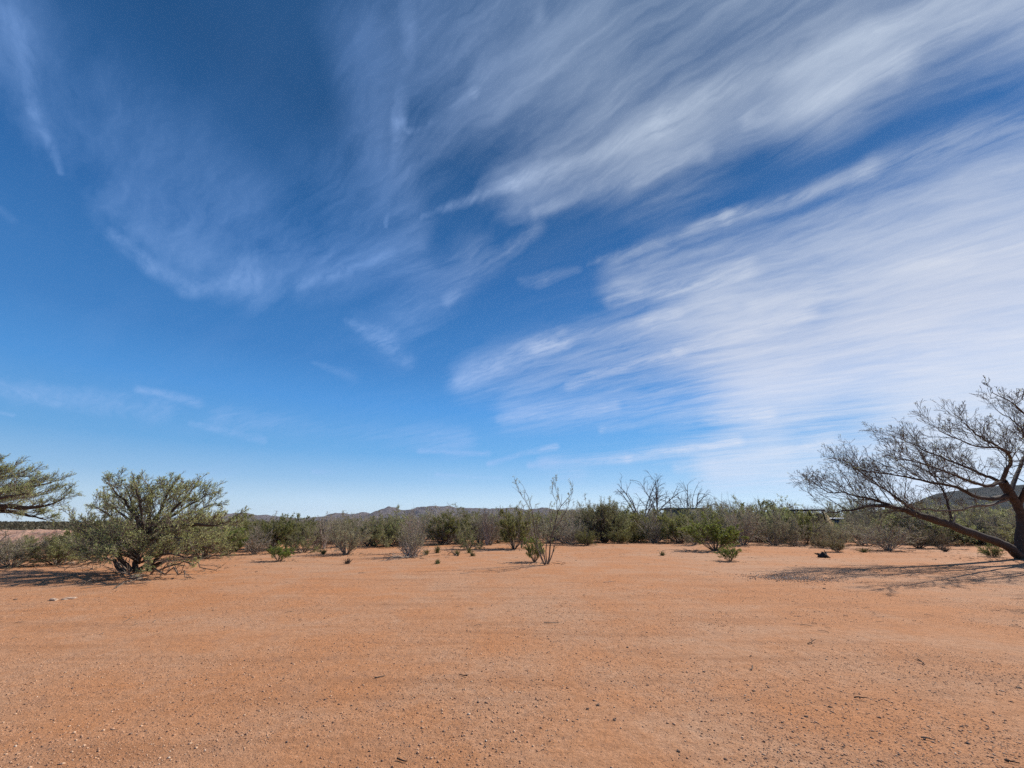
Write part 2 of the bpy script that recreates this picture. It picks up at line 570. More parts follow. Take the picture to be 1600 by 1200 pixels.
# ------------------------------------------------------------------ ground
def soil_mat():
    m, N, b = mat_new('red_soil')
    gm = N.node('ShaderNodeNewGeometry')
    P = gm.outputs['Position']
    big = N.noise(P, 0.16, 4, 0.55, 0.3)
    mid = N.noise(P, 0.9, 6, 0.62, 0.4)
    sm = N.noise(P, 9.0, 6, 0.65)
    gr = N.noise(P, 48.0, 5, 0.75)
    c = N.mix(N.smooth(N.math('ADD', N.math('MULTIPLY', big, .55), N.math('MULTIPLY', mid, .45)), .38, .62),
              (0.520, 0.232, 0.100), (0.515, 0.305, 0.185))
    c = N.mix(N.smooth(sm, .35, .7, 0, .5), c, (0.38, 0.165, 0.066))
    c = N.mix(N.smooth(gr, .50, .68, 0, .7), c, (0.24, 0.12, 0.07))
    c = N.mix(N.smooth(gr, .33, .45, .5, 0), c, (0.62, 0.38, 0.25))
    st = N.node('ShaderNodeMapping'); st.inputs['Scale'].default_value = (.12, 1.1, 1); st.inputs['Rotation'].default_value = (0, 0, R(4)); N.put(st.inputs['Vector'], P)
    drag = N.noise(st.outputs[0], 2.6, 6, .62, .5)
    c = N.mix(N.smooth(drag, .48, .70, 0, .5), c, (0.33, 0.155, 0.075))
    c = N.mix(N.smooth(N.noise(P, 3.2, 6, .7), .52, .72, 0, .42), c, (0.30, 0.165, 0.105))
    # litter and grey grit under the scrub line, thinner scrub plain far off
    sp = N.node('ShaderNodeSeparateXYZ')
    N.put(sp.inputs[0], P)
    far = N.smooth(sp.outputs[1], 26, 60)
    lit = N.math('MULTIPLY', N.smooth(N.noise(P, 0.5, 5, 0.6), .42, .6), N.math('MULTIPLY', far, 0.55))
    c = N.mix(lit, c, (0.24, 0.15, 0.10))
    vfar = N.smooth(sp.outputs[1], 120, 420)
    c = N.mix(N.math('MULTIPLY', vfar, .85), c, (0.12, 0.11, 0.07))
    N.put(b.inputs['Base Color'], c)
    b.inputs['Roughness'].default_value = 0.95
    b.inputs['Specular IOR Level'].default_value = 0.15
    h = N.math('ADD', N.math('MULTIPLY', sm, 0.035), N.math('MULTIPLY', gr, 0.016))
    h = N.math('ADD', h, N.math('MULTIPLY', N.noise(P, 170, 2, .6), 0.004))
    bp = N.node('ShaderNodeBump')
    bp.inputs['Strength'].default_value = 0.75
    bp.inputs['Distance'].default_value = 1.0
    N.put(bp.inputs['Height'], h)
    N.put(b.inputs['Normal'], bp.outputs[0])
    return m


M['soil'] = soil_mat()
# polar sheet: fine rings near the camera, wide ones far away
rings = [0.0]
r_ = 0.6
while r_ < 8200:
    rings.append(r_)
    r_ *= 1.045 if r_ < 60 else 1.13
NA = 240
V, Fq, Ft = [(0, 0, gz(0, 0))], [], []
for r_ in rings[1:]:
    for a in range(NA):
        x, y = r_ * math.sin(2 * math.pi * a / NA), r_ * math.cos(2 * math.pi * a / NA)
        V.append((x, y, gz(x, y)))
for a in range(NA):
    Ft.append((0, 1 + (a + 1) % NA, 1 + a))
for i in range(len(rings) - 2):
    o0, o1 = 1 + i * NA, 1 + (i + 1) * NA
    for a in range(NA):
        b_ = (a + 1) % NA
        Fq.append((o0 + a, o0 + b_, o1 + b_, o1 + a))
ground = mesh_obj('ground', V, [np.array(Ft), np.array(Fq)], M['soil'], smooth=True)
tag(ground, 'bare orange red desert soil of the clearing and the plain', None, None, 'structure')

# loose grit: thousands of little stones on the near ground
def stone_arrays(C, S, flat=0.6):
    """octahedral pebbles, each jittered"""
    n = len(C)
    base = np.array([(1, 0, 0), (0, 1, 0), (-1, 0, 0), (0, -1, 0), (0, 0, 1), (0, 0, -1)], float)
    fac = np.array([(0, 1, 4), (1, 2, 4), (2, 3, 4), (3, 0, 4), (1, 0, 5), (2, 1, 5), (3, 2, 5), (0, 3, 5)])
    a = rng.random(n) * 6.28
    ca, sa = np.cos(a), np.sin(a)
    B = base[None] * (0.7 + 0.6 * rng.random((n, 6, 1)))
    B = B + rng.normal(size=(n, 6, 3)) * 0.12
    B[:, :, 0] *= (0.8 + 0.6 * rng.random((n, 1)))
    B[:, :, 2] *= flat
    X = B[:, :, 0] * ca[:, None] - B[:, :, 1] * sa[:, None]
    Y = B[:, :, 0] * sa[:, None] + B[:, :, 1] * ca[:, None]
    Vv = np.stack([X, Y, B[:, :, 2]], axis=-1) * S[:, None, None] + C[:, None, :]
    Ff = fac[None] + (np.arange(n) * 6)[:, None, None]
    return Vv.reshape(-1, 3), Ff.reshape(-1, 3)


def grit_mat(name, stops):
    m, N, b = mat_new(name)
    gm = N.node('ShaderNodeNewGeometry')
    N.put(b.inputs['Base Color'], N.ramp(gm.outputs['Random Per Island'], stops, 'CONSTANT'))
    b.inputs['Roughness'].default_value = 0.85
    return m


M['grit'] = grit_mat('grit', [(0, (.38, .20, .11)), (.3, (.50, .28, .16)), (.6, (.28, .15, .09)), (.68, (.62, .40, .25)),
                              (.84, (.22, .13, .085)), (.93, (.17, .11, .08)), (.985, (.66, .50, .36))])
M['ash'] = grit_mat('wood_chips', [(0, (.20, .12, .08)), (.3, (.33, .22, .16)), (.6, (.10, .07, .05)), (.8, (.46, .38, .31))])


def gzv(X, Y):
    return np.array([gz(x, y) for x, y in zip(X, Y)])


n_ = 230000
fy = 2.6 + 11 * rng.random(n_) ** 1.6
fx = (rng.random(n_) * 2 - 1) * (fy * 1.32 + 0.8)
keep = np.array([mn.noise(Vector((x * .55, y * .55, 4))) + 0.05 + 0.45 * rng.random() > 0.10 for x, y in zip(fx, fy)])
fx, fy = fx[keep], fy[keep]
ss = 0.0018 + 0.0042 * rng.random(len(fx)) ** 2.5 + 0.009 * rng.random(len(fx)) ** 18
Vg, Fg = stone_arrays(np.stack([fx, fy, gzv(fx, fy) + ss * 0.2], axis=1), ss)
tag(mesh_obj('gravel', Vg, Fg, M['grit']), 'fine loose gravel and grit scattered over the near red soil', 'gravel', None, 'stuff')

# patch of grey chips
c0 = ground_at(1235, 903)
n_ = 2200
a = rng.normal(size=n_) * 0.62; b_ = rng.normal(size=n_) * 0.42
px_, py_ = c0.x + a, c0.y + b_
ss = 0.006 + 0.016 * rng.random(n_) ** 2
Vg, Fg = stone_arrays(np.stack([px_, py_, gzv(px_, py_) + ss * .3], axis=1), ss, 0.5)
tag(mesh_obj('wood_chip_patch', Vg, Fg, M['ash']), 'grey patch of burnt wood chips and ash at the left tip of the big tree shadow', 'ash', None, 'stuff')

# twig litter under the scrub edge (uncountable)
pol = []
for i in range(2200):
    x = rng.uniform(-60, 1660)
    yb = rng.uniform(846, 884) if i % 8 else rng.uniform(850, 1000)
    if 300 < x < 1500 and yb > 872 and i % 3: yb -= 18
    c = ground_at(x, yb)
    a = rng.random() * 6.28
    L = rng.uniform(.03, .13)
    d = np.array([math.cos(a), math.sin(a), 0.0])
    p = np.array([c.x, c.y, c.z + .008])
    pol.append((np.array([p, p + d * L * .5 + [0, 0, rng.random() * .02], p + (d + rng.normal(size=3) * [.3, .3, 0]) * L]),
                np.array([.0035, .003, .002]) * rng.uniform(.6, 1.5)))
for x, yb, hw in [(18, 886, 58), (88, 883, 52), (212, 893, 110), (318, 873, 48), (352, 868, 34), (397, 866, 27), (436, 877, 20), (474, 863, 31), (541, 866, 37), (584, 853, 30),
                  (611, 853, 27), (641, 870, 34), (690, 851, 27), (731, 858, 24), (766, 851, 27), (803, 858, 36), (845, 880, 26), (917, 852, 30), (968, 849, 30), (1024, 848, 36),
                  (1062, 849, 30), (1118, 861, 46), (1141, 877, 17), (1209, 852, 42), (1243, 853, 22), (1266, 851, 27), (1303, 857, 32), (1345, 853, 30), (1388, 860, 44), (1436, 857, 34),
                  (1470, 858, 22), (1530, 852, 68), (1595, 874, 60)]:
    c = ground_at(x, yb); w_ = hw * c.y / 670
    for i in range(int(90 * w_)):
        X, Y = c.x + rng.normal() * w_ * .75 - .15, c.y + rng.normal() * w_ * .6 - .1
        p = np.array([X, Y, gz(X, Y) + .006]); a = rng.random() * 6.28; L = rng.uniform(.03, .22)
        d = np.array([math.cos(a), math.sin(a), 0.0])
        pol.append((np.array([p, p + d * L * .5 + [0, 0, rng.random() * .03], p + (d + rng.normal(size=3) * [.4, .4, 0]) * L]), np.array([.007, .006, .003]) * rng.uniform(.6, 1.6)))
Vt, Ft_ = tubes_arrays(pol, 3)
tag(mesh_obj('twig_litter', Vt, Ft_, M['browntwig']), 'thin dry twig litter strewn along the edge of the clearing', 'litter', None, 'stuff')

# ------------------------------------------------------------------ far land
def ridge(name, prof, depth, back, label, c1, c2, foot_y, seed, nx=420, ny=44, amp=0.13, front=0.55):
    """a mountain range: crest follows the measured skyline, with spurs and gullies as relief"""
    xs = np.linspace(prof[0][0], prof[-1][0], nx)
    pr = np.array(prof, float)
    V, F = [], []
    for i, x in enumerate(xs):
        py = np.interp(x, pr[:, 0], pr[:, 1])
        top = at(x, py, depth)
        H = top.z
        X0 = (x - 800) / (FPX / CP) * depth * 1.0
        for j in range(ny):
            t = j / (ny - 1)                     # 0 foot .. 1 behind
            yy = depth - back * front + back * t
            k = t / front if t < front else 1 - (t - front) / (1 - front)
            k = max(0.0, k)
            v = Vector((X0 / (back * .22), yy / (back * .35), seed))
            rd = 1 - abs(mn.noise(v)) * 2
            rd2 = 1 - abs(mn.noise(v * 2.7 + Vector((9, 1, 4)))) * 2
            s = k ** 1.15 * (1 + (rd * .55 + rd2 * .30) * (1 - k) * 1.5)
            z = H * s + amp * H * mn.noise(v * 6) * k * (0.45 if abs(t - front) < .03 else 1)
            if j == 0 or j == ny - 1: z = -H * .15 - 5
            V.append((top.x * (yy / depth) ** .15, yy, z))
    for i in range(nx - 1):
        for j in range(ny - 1):
            a = i * ny + j
            F.append((a, a + ny, a + ny + 1, a + 1))
    m, N, b = mat_new(name + '_hazed_rock')
    gm = N.node('ShaderNodeNewGeometry')
    nz = N.noise(gm.outputs['Position'], 40.0 / back, 10, 0.75)
    N.put(b.inputs['Base Color'], N.mix(N.smooth(nz, .36, .62), c1, c2))  # both tones carry rock colour plus a painted tint of distance haze
    b.inputs['Roughness'].default_value = 1.0
    b.inputs['Specular IOR Level'].default_value = 0
    bp = N.node('ShaderNodeBump'); bp.inputs['Strength'].default_value = 1.0; bp.inputs['Distance'].default_value = back * .03
    N.put(bp.inputs['Height'], nz); N.put(b.inputs['Normal'], bp.outputs[0])
    o = mesh_obj(name, V, np.array(F), m, smooth=True)
    tag(o, label, None, None, 'structure')
    return o


ridge('mountains', [(250, 815), (320, 812), (345, 810), (368, 806), (383, 801), (396, 806), (415, 804), (440, 808), (470, 810),
                    (500, 808), (520, 806), (538, 801), (549, 805), (570, 800), (581, 803), (592, 800), (612, 792), (622, 795),
                    (633, 798), (642, 796), (655, 792.5), (665, 792), (676, 790.5), (690, 791.5), (702, 790.5), (713, 793.5),
                    (737, 793.5), (760, 795), (780, 794.5), (800, 793), (820, 796), (834, 795), (847, 792.5), (860, 796),
                    (893, 797), (925, 799), (960, 804), (1010, 808), (1080, 812), (1130, 815)],
      5200, 1900, 'low jagged purple brown mountain range on the horizon', (0.12, 0.108, 0.120), (0.24, 0.205, 0.20), 812, 3.3)  # purple grey, paler tones: haze put into the rock colour, beside the thin air volume
ridge('hill', [(1330, 812), (1400, 797), (1455, 778), (1480, 769), (1510, 764), (1540, 760), (1600, 757), (1680, 752),
               (1780, 757), (1900, 775), (2050, 800), (2150, 812)],
      1500, 900, 'dark scrub covered hill behind the leaning mesquite tree', (0.065, 0.078, 0.078), (0.14, 0.138, 0.130), 812, 8.1,
      nx=200, ny=36, amp=.04)  # colours made lighter and bluish, distance fade painted into the hill

# ------------------------------------------------------------------ shrubs: prototypes about 1 m radius and 2 m tall
def shrub_parts(kind, seed):
    global rng
    rng = np.random.default_rng(seed)
    polys, tips = [], []
    if kind == 'creosote':
        ns, H = 22, 1.35
        spec = [dict(n=5, kids=5, ang=.55, len=.42, up=.05, wob=.09, start=.3, rk=.55, upk=.7),
                dict(n=4, kids=6, ang=.6, len=.5, up=.06, wob=.12, rk=.6, upk=.6, start=.2),
                dict(n=3, wob=.14, up=.05)]
        tilt, r0, leaf = (.12, .95), .017, (15, .055, .026)
    elif kind == 'bare':
        ns, H = 26, 1.35
        spec = [dict(n=5, kids=6, ang=.6, len=.45, up=.04, wob=.13, start=.15, rk=.55, upk=.4),
                dict(n=4, kids=6, ang=.65, len=.55, up=.03, wob=.16, rk=.6, start=.1),
                dict(n=3, wob=.2, up=.03)]
        tilt, r0, leaf = (.1, 1.15), .015, (4, .035, .014)
    elif kind == 'mesquite':
        ns, H = 15, 1.55
        spec = [dict(n=6, kids=7, ang=.75, len=.5, up=.00, wob=.15, start=.2, rk=.5, upk=.5),
                dict(n=4, kids=6, ang=.7, len=.5, up=.0, wob=.15, rk=.6, start=.1),
                dict(n=4, wob=.16, up=-.02)]
        tilt, r0, leaf = (.15, 1.15), .026, (13, .075, .02)
    elif kind == 'greyleaf':
        ns, H = 24, 1.4
        spec = [dict(n=5, kids=6, ang=.55, len=.42, up=.04, wob=.11, start=.2, rk=.55, upk=.4),
                dict(n=4, kids=6, ang=.6, len=.5, up=.03, wob=.14, rk=.6, start=.1),
                dict(n=3, wob=.16, up=.03)]
        tilt, r0, leaf = (.1, 1.1), .016, (7, .05, .018)
    elif kind == 'low':
        ns, H = 36, .95
        spec = [dict(n=4, kids=6, ang=.5, len=.5, up=.05, wob=.10, start=.15, rk=.6, upk=.4),
                dict(n=3, kids=4, ang=.5, len=.5, up=.05, wob=.12, rk=.6, start=.1),
                dict(n=3, wob=.14, up=.05)]
        tilt, r0, leaf = (.1, 1.2), .010, (11, .045, .016)
    for i in range(ns):
        az = 6.283 * (i + rng.random()) / ns
        tl = tilt[0] + (tilt[1] - tilt[0]) * math.sqrt(rng.random())
        d = np.array([math.cos(az) * math.sin(tl), math.sin(az) * math.sin(tl), math.cos(tl)])
        p = np.array([math.cos(az) * .07 * rng.random(), math.sin(az) * .07 * rng.random(), -0.03])
        Hh = H * rng.uniform(.7, 1.12) * (1.0 if tl < .8 else .88)
        branch(polys, tips, p, d, Hh, r0 * rng.uniform(.7, 1.3), 0, spec)
    thin = [(p, np.maximum(r, .0045)) for p, r in polys]
    Vs, Fs = tubes_arrays(thin, 3)
    Vl, Fl = tip_leaves(tips, leaf[0], leaf[1], leaf[2], .75, .15, .018)
    # bring to the size: top at z=2 (98 percentile), radius 1
    zt = np.percentile(Vl[:, 2], 99.3)
    rt = np.percentile(np.hypot(Vl[:, 0], Vl[:, 1]), 97)
    S = np.array([1 / rt, 1 / rt, 2 / zt])
    return Vs * S, Fs, Vl * S, Fl


KINDS = {  # kind: (leaf material, stem material)
    'creosote': ('creosote', 'browntwig'), 'bare': ('grey', 'greytwig'), 'mesquite': ('mesq', 'twig'),
    'greyleaf': ('grey', 'greytwig'), 'low': ('straw', 'greytwig'), 'bright': ('bright', 'browntwig'),
    'lowgreen': ('creosote', 'browntwig'), 'drybrown': ('straw', 'browntwig')}
NAMES = {'creosote': 'creosote_bush', 'bare': 'bare_shrub', 'mesquite': 'mesquite_shrub', 'greyleaf': 'grey_shrub',
         'low': 'low_straw_shrub', 'bright': 'green_shrub', 'lowgreen': 'low_green_shrub', 'drybrown': 'dry_brown_shrub'}
SHAPE = {'bright': 'creosote', 'lowgreen': 'low', 'drybrown': 'bare'}
MESHES = {}


def shrub_mesh(kind, var):
    key = (kind, var)
    if key not in MESHES:
        shp = SHAPE.get(kind, kind)
        k2 = ('raw', shp, var)
        if k2 not in MESHES:
            MESHES[k2] = shrub_parts(shp, 100 + 17 * var + sum(map(ord, shp)))
        Vs, Fs, Vl, Fl = MESHES[k2]
        lm, sm = KINDS[kind]
        a = mesh_obj('stems', Vs, Fs, M[sm]); b = mesh_obj('leaves', Vl, Fl, M[lm])
        ma, mb = a.data, b.data
        bpy.data.objects.remove(a); bpy.data.objects.remove(b)
        MESHES[key] = (ma, mb)
    return MESHES[key]


def shrub(kind, loc, rad, height, label, group=None, var=None, rz=None, cat='shrub', name=None, lean=(0, 0)):
    var = random.randrange(3) if var is None else var
    ma, mb = shrub_mesh(kind, var)
    rz = random.random() * 6.28 if rz is None else rz
    t = empty(name or NAMES[kind], loc, rz, (rad, rad * random.uniform(.85, 1.1), height / 2))
    t.rotation_euler = (lean[0], lean[1], rz)
    tag(t, label, cat, group)
    for nm, me in (('stems', ma), ('leaves', mb)):
        o = bpy.data.objects.new(nm, me)
        COL.objects.link(o)
        o.parent = t
    return t


def front(kind, x, yb, yt, hw, label, **kw):
    """a shrub whose foot is seen at (x, yb), top at yt, half width hw, at its true distance"""
    g0 = ground_at(x, yb)
    h = at(x, yt, g0.y).z - g0.z
    s = g0.y / (ray(x, yb).y)
    return shrub(kind, g0, hw * s, h, label, **kw)


FRONT = [
    ('greyleaf', 18, 886, 834, 58, 'dense grey brown shrub with its foot at the far left edge of the clearing'),
    ('mesquite', 88, 883, 834, 52, 'grey green feathery shrub between the left edge and the green mesquite tree'),
    ('greyleaf', 135, 874, 830, 40, 'olive grey shrub just left behind the green mesquite tree'),
    ('mesquite', 318, 873, 814, 48, 'leafy green mesquite shrub touching the right side of the green mesquite tree'),
    ('bright', 352, 868, 812, 34, 'yellow green leafy shrub right of the green mesquite tree'),
    ('creosote', 368, 862, 801, 18, 'narrow dark green creosote spike rising above the scrub left of centre'),
    ('bare', 397, 866, 818, 27, 'low leafless grey shrub with white lower stems left of the round green bush'),
    ('creosote', 424, 860, 808, 27, 'olive creosote directly behind the small round green bush'),
    ('bright', 436, 877, 848, 20, 'small round bright green bush alone on the red soil left of centre'),
    ('mesquite', 474, 863, 812, 31, 'grey green shrub with a dark foot right of the small round bush'),
    ('greyleaf', 541, 866, 810, 37, 'dark olive dome shaped shrub standing forward of the scrub line'),
    ('creosote', 584, 853, 811, 30, 'olive creosote between the dark dome shrub and the leafless white stick shrub'),
    ('mesquite', 611, 853, 807, 27, 'thin mesquite shrub with two dark little trunks at left of the white stick shrub'),
    ('bare', 641, 870, 798, 28, 'leafless shrub with a fan of bleached white sticks at its foot', ),
    ('creosote', 690, 851, 806, 27, 'dark green creosote below the highest part of the mountains'),
    ('mesquite', 731, 858, 811, 24, 'pale green shrub with short dark trunk right of the dark green creosote'),
    ('bare', 766, 851, 794, 27, 'purple grey leafless shrub left of the large creosote'),
    ('creosote', 803, 858, 797, 36, 'large dark green creosote with tall sprigs left of the tall wand shrub'),
    ('bright', 835, 878, 838, 19, 'small green shrub pressed against the left side of the tall wand shrub'),
    ('lowgreen', 917, 852, 826, 18, 'low olive shrub in front of the domed mesquite right of centre'),
    ('bare', 893, 851, 803, 26, 'dark bare shrub under the left side of the domed mesquite'),
    ('lowgreen', 968, 849, 824, 24, 'low rounded olive shrub below the left dead tree'),
    ('lowgreen', 996, 848, 822, 20, 'low olive shrub beside the purple bare shrub, below the dead trees'),
    ('bare', 1024, 848, 797, 36, 'broad purple grey bare shrub below the two dead trees'),
    ('creosote', 1062, 849, 803, 30, 'dark green creosote below the flat roof line'),
    ('greyleaf', 1086, 851, 812, 24, 'olive grey shrub between the dark creosote and the bright green one'),
    ('bright', 1118, 861, 806, 46, 'broad bright green creosote with pale forked stems at right of centre'),
    ('bright', 1141, 877, 850, 17, 'knee high green bush standing forward of the broad bright green creosote'),
    ('bare', 1163, 852, 792, 34, 'grey brown bare shrub right of the broad bright green creosote'),
    ('greyleaf', 1209, 852, 789, 42, 'vase shaped grey shrub, the tallest left of the little shelter'),
    ('bare', 1243, 853, 801, 22, 'narrow grey bare shrub in front of the little shelter'),
    ('creosote', 1261, 851, 801, 20, 'olive creosote in front of the shelter and its tan board'),
    ('low', 1282, 856, 838, 15, 'straw yellow low shrub at the foot of the olive creosote by the shelter'),
    ('greyleaf', 1303, 853, 815, 32, 'olive shrub below the white vehicle roof'),
    ('low', 1308, 862, 838, 15, 'yellow green low shrub behind the black charred stump'),
    ('greyleaf', 1345, 852, 812, 30, 'grey green shrub between the white vehicle roof and the long low limb'),
    ('bare', 1388, 860, 812, 44, 'spreading grey bare shrub under the tip of the long low limb'),
    ('drybrown', 1436, 857, 818, 34, 'dry brown shrub beneath the middle of the long low limb'),
    ('drybrown', 1470, 858, 826, 22, 'small dry brown shrub with pale sticks beneath the long low limb'),
    ('mesquite', 1530, 850, 794, 68, 'large round green mesquite shrub behind the long low limb'),
    ('lowgreen', 1551, 870, 850, 15, 'knee high green shrub at the left side of the leaning tree foot'),
    ('mesquite', 1640, 862, 800, 60, 'green mesquite shrub behind the foot of the leaning tree'),
]
for f in FRONT:
    front(*f[:6])

# tufts on the soil
TUFT = [(543, 881, 9, 5, 'grey dead grass tuft on the soil in front of the dark dome shrub'),
        (666, 867, 9, 6, 'little green tuft just right of the white stick shrub'),
        (683, 864, 14, 5, 'upright green tuft below the dark green creosote'),
        (684, 881, 8, 4, 'lone small green tuft on bare soil below centre scrub'),
        (714, 867, 9, 6, 'dry dark tuft left of the pale green shrub'),
        (733, 864, 8, 8, 'bright green tuft at the foot of the pale green shrub'),
        (738, 869, 7, 4, 'small pale tuft in front of the bright green tuft'),
        (505, 866, 9, 5, 'small tuft between the round green bush and the dark dome shrub'),
        (1035, 868, 7, 4, 'tiny brown tuft on the soil left of the broad bright green creosote'),
        (1478, 862, 12, 9, 'pale dry tuft below the middle of the long low limb'),
        (1350, 863, 8, 9, 'small green tuft right of the charred stump')]
M['tuftgreen'] = leaf_mat('tuft_green', (0.13, 0.14, 0.04), (0.30, 0.30, 0.12))
rng = np.random.default_rng(77)
for x, yb, h, hw, lab in TUFT:
    g0 = np.array(ground_at(x, yb))
    s_ = g0[1] / ray(x, yb).y
    pl_ = []
    for i in range(70):
        az = rng.random() * 6.283; tl = rng.uniform(.05, 1.2)
        L = min(h * s_ / max(.45, math.cos(tl)), hw * s_ * 1.4 / max(.2, math.sin(tl))) * rng.uniform(.5, 1.05)
        d = (math.cos(az) * math.sin(tl), math.sin(az) * math.sin(tl), math.cos(tl))
        pl_.append((walk((rng.normal() * .03, rng.normal() * .03, -.01), d, L, 3, .12), np.array([.010, .008, .006, .003])))
    v, f = tubes_arrays(pl_, 3)
    o = empty('grass_tuft', g0)
    tag(o, lab, 'tuft')
    mesh_obj('blades', v, f, M['tuftgreen'] if 'green' in lab else M['browntwig'], o)


# ------------------------------------------------------------------ trees
def poly_px(pts, n_sub=3, wob=0.03):
    """limb given as (px, py, forward distance, radius): smoothed and roughened"""
    P = np.array([list(at(a, b, c)) for a, b, c, _ in pts])
    r = np.array([p[3] for p in pts])
    n = len(P)
    t = np.arange(n)
    tt = np.linspace(0, n - 1, (n - 1) * n_sub + 1)
    # catmull-rom
    out = []
    for u in tt:
        i = min(int(u), n - 2); f = u - i
        p0 = P[max(i - 1, 0)]; p1 = P[i]; p2 = P[i + 1]; p3 = P[min(i + 2, n - 1)]
        out.append(.5 * ((2 * p1) + (-p0 + p2) * f + (2 * p0 - 5 * p1 + 4 * p2 - p3) * f * f + (-p0 + 3 * p1 - 3 * p2 + p3) * f ** 3))
    out = np.array(out)
    if wob: out[1:-1] += rng.normal(size=out[1:-1].shape) * wob
    return out, np.interp(tt, t, r)


def limb_kids(polys, tips, P, r, k, ln, spec, start=.25, ang=.7, bias=None, fade=.4):
    """side branches on a given limb"""
    n = len(P) - 1
    for j in range(k):
        f = (start + (1 - start) * (j + rng.random()) / k) * n
        f = min(f, n - .01)
        i = int(f)
        q = P[i] + (P[i + 1] - P[i]) * (f - i)
        tg = unit(P[i + 1] - P[i])
        d = side_dir(tg, ang * rng.uniform(.6, 1.3), np.array([0, 0, 1.0]), .9)
        if bias is not None: d = unit(d + np.array(bias) * rng.uniform(.5, 1.2))
        L = ln * rng.uniform(.6, 1.25) * (1 - fade * f / n)
        branch(polys, tips, q, d, L, min(r[i] * .6, .006 + L * .0085), 0, spec)


def finish(root, parts, leafspec, base, twig='twig', kthick=8):
    """parts: list of (name, thick limbs, twigs, material) ; meshes become children of root"""
    for nm, thick, pol, mt in parts:
        VF = []
        if thick: VF.append(tubes_arrays([(p - base, r) for p, r in thick], kthick))
        if pol:
            big = [(p - base, r) for p, r in pol if r[0] > .02]
            sml = [(p - base, np.maximum(r, .0045)) for p, r in pol if r[0] <= .02]
            if len(sml) < 40: big, sml = big + sml, []
            if big: VF.append(tubes_arrays(big, 5))
        off = 0; Vs = []; Fs = []
        for v, f in VF:
            Vs.append(v); Fs.append(f + off); off += len(v)
        if not pol: sml = []
        lo = None
        if Vs: lo = mesh_obj(nm, np.concatenate(Vs), np.concatenate(Fs), mt, root, smooth=True)
        if pol and sml:
            v, f = tubes_arrays(sml, 3)
            mesh_obj('twigs' if lo else nm, v, f, M[twig] if mt is M['bark'] else mt, lo or root, smooth=True)
    if leafspec:
        tips, per, L, Wd, mt, drop = leafspec
        v, f = tip_leaves([t - base for t in tips], per, L, Wd, .8, .1, .02, drop)
        mesh_obj('foliage', v, f, mt, root)


# --- the leaning, nearly leafless mesquite at the right
rng = np.random.default_rng(21)
D0 = 17.1
base = np.array(ground_at(1597, 873))
D0 = base[1]
tree = empty('mesquite_tree', base)
tag(tree, 'tall nearly leafless mesquite leaning at the right edge with a long low limb', 'tree')
spec_m = [dict(n=7, kids=5.5, ang=.6, len=.60, up=.035, wob=.08, start=.2, rk=.6, upk=.8, kink=.09, rmin=.006),
          dict(n=5, kids=4, ang=.62, len=.62, up=.03, wob=.09, rk=.65, start=.2, kink=.09, upk=.6, rmin=.005),
          dict(n=4, kids=1.2, ang=.6, len=.62, up=.02, wob=.13, rk=.7, start=.3, upk=.4, rmin=.0045),
          dict(n=3, wob=.18, up=.02)]
trunk = [poly_px([(1598, 878, D0, .24), (1594, 845, D0, .175), (1598, 816, D0 - .1, .165), (1592, 795, D0 - .2, .155),
                  (1578, 772, D0 - .4, .17), (1566, 752, D0 - .6, .16)], 3, .015)]
parts = []
tips_all = []
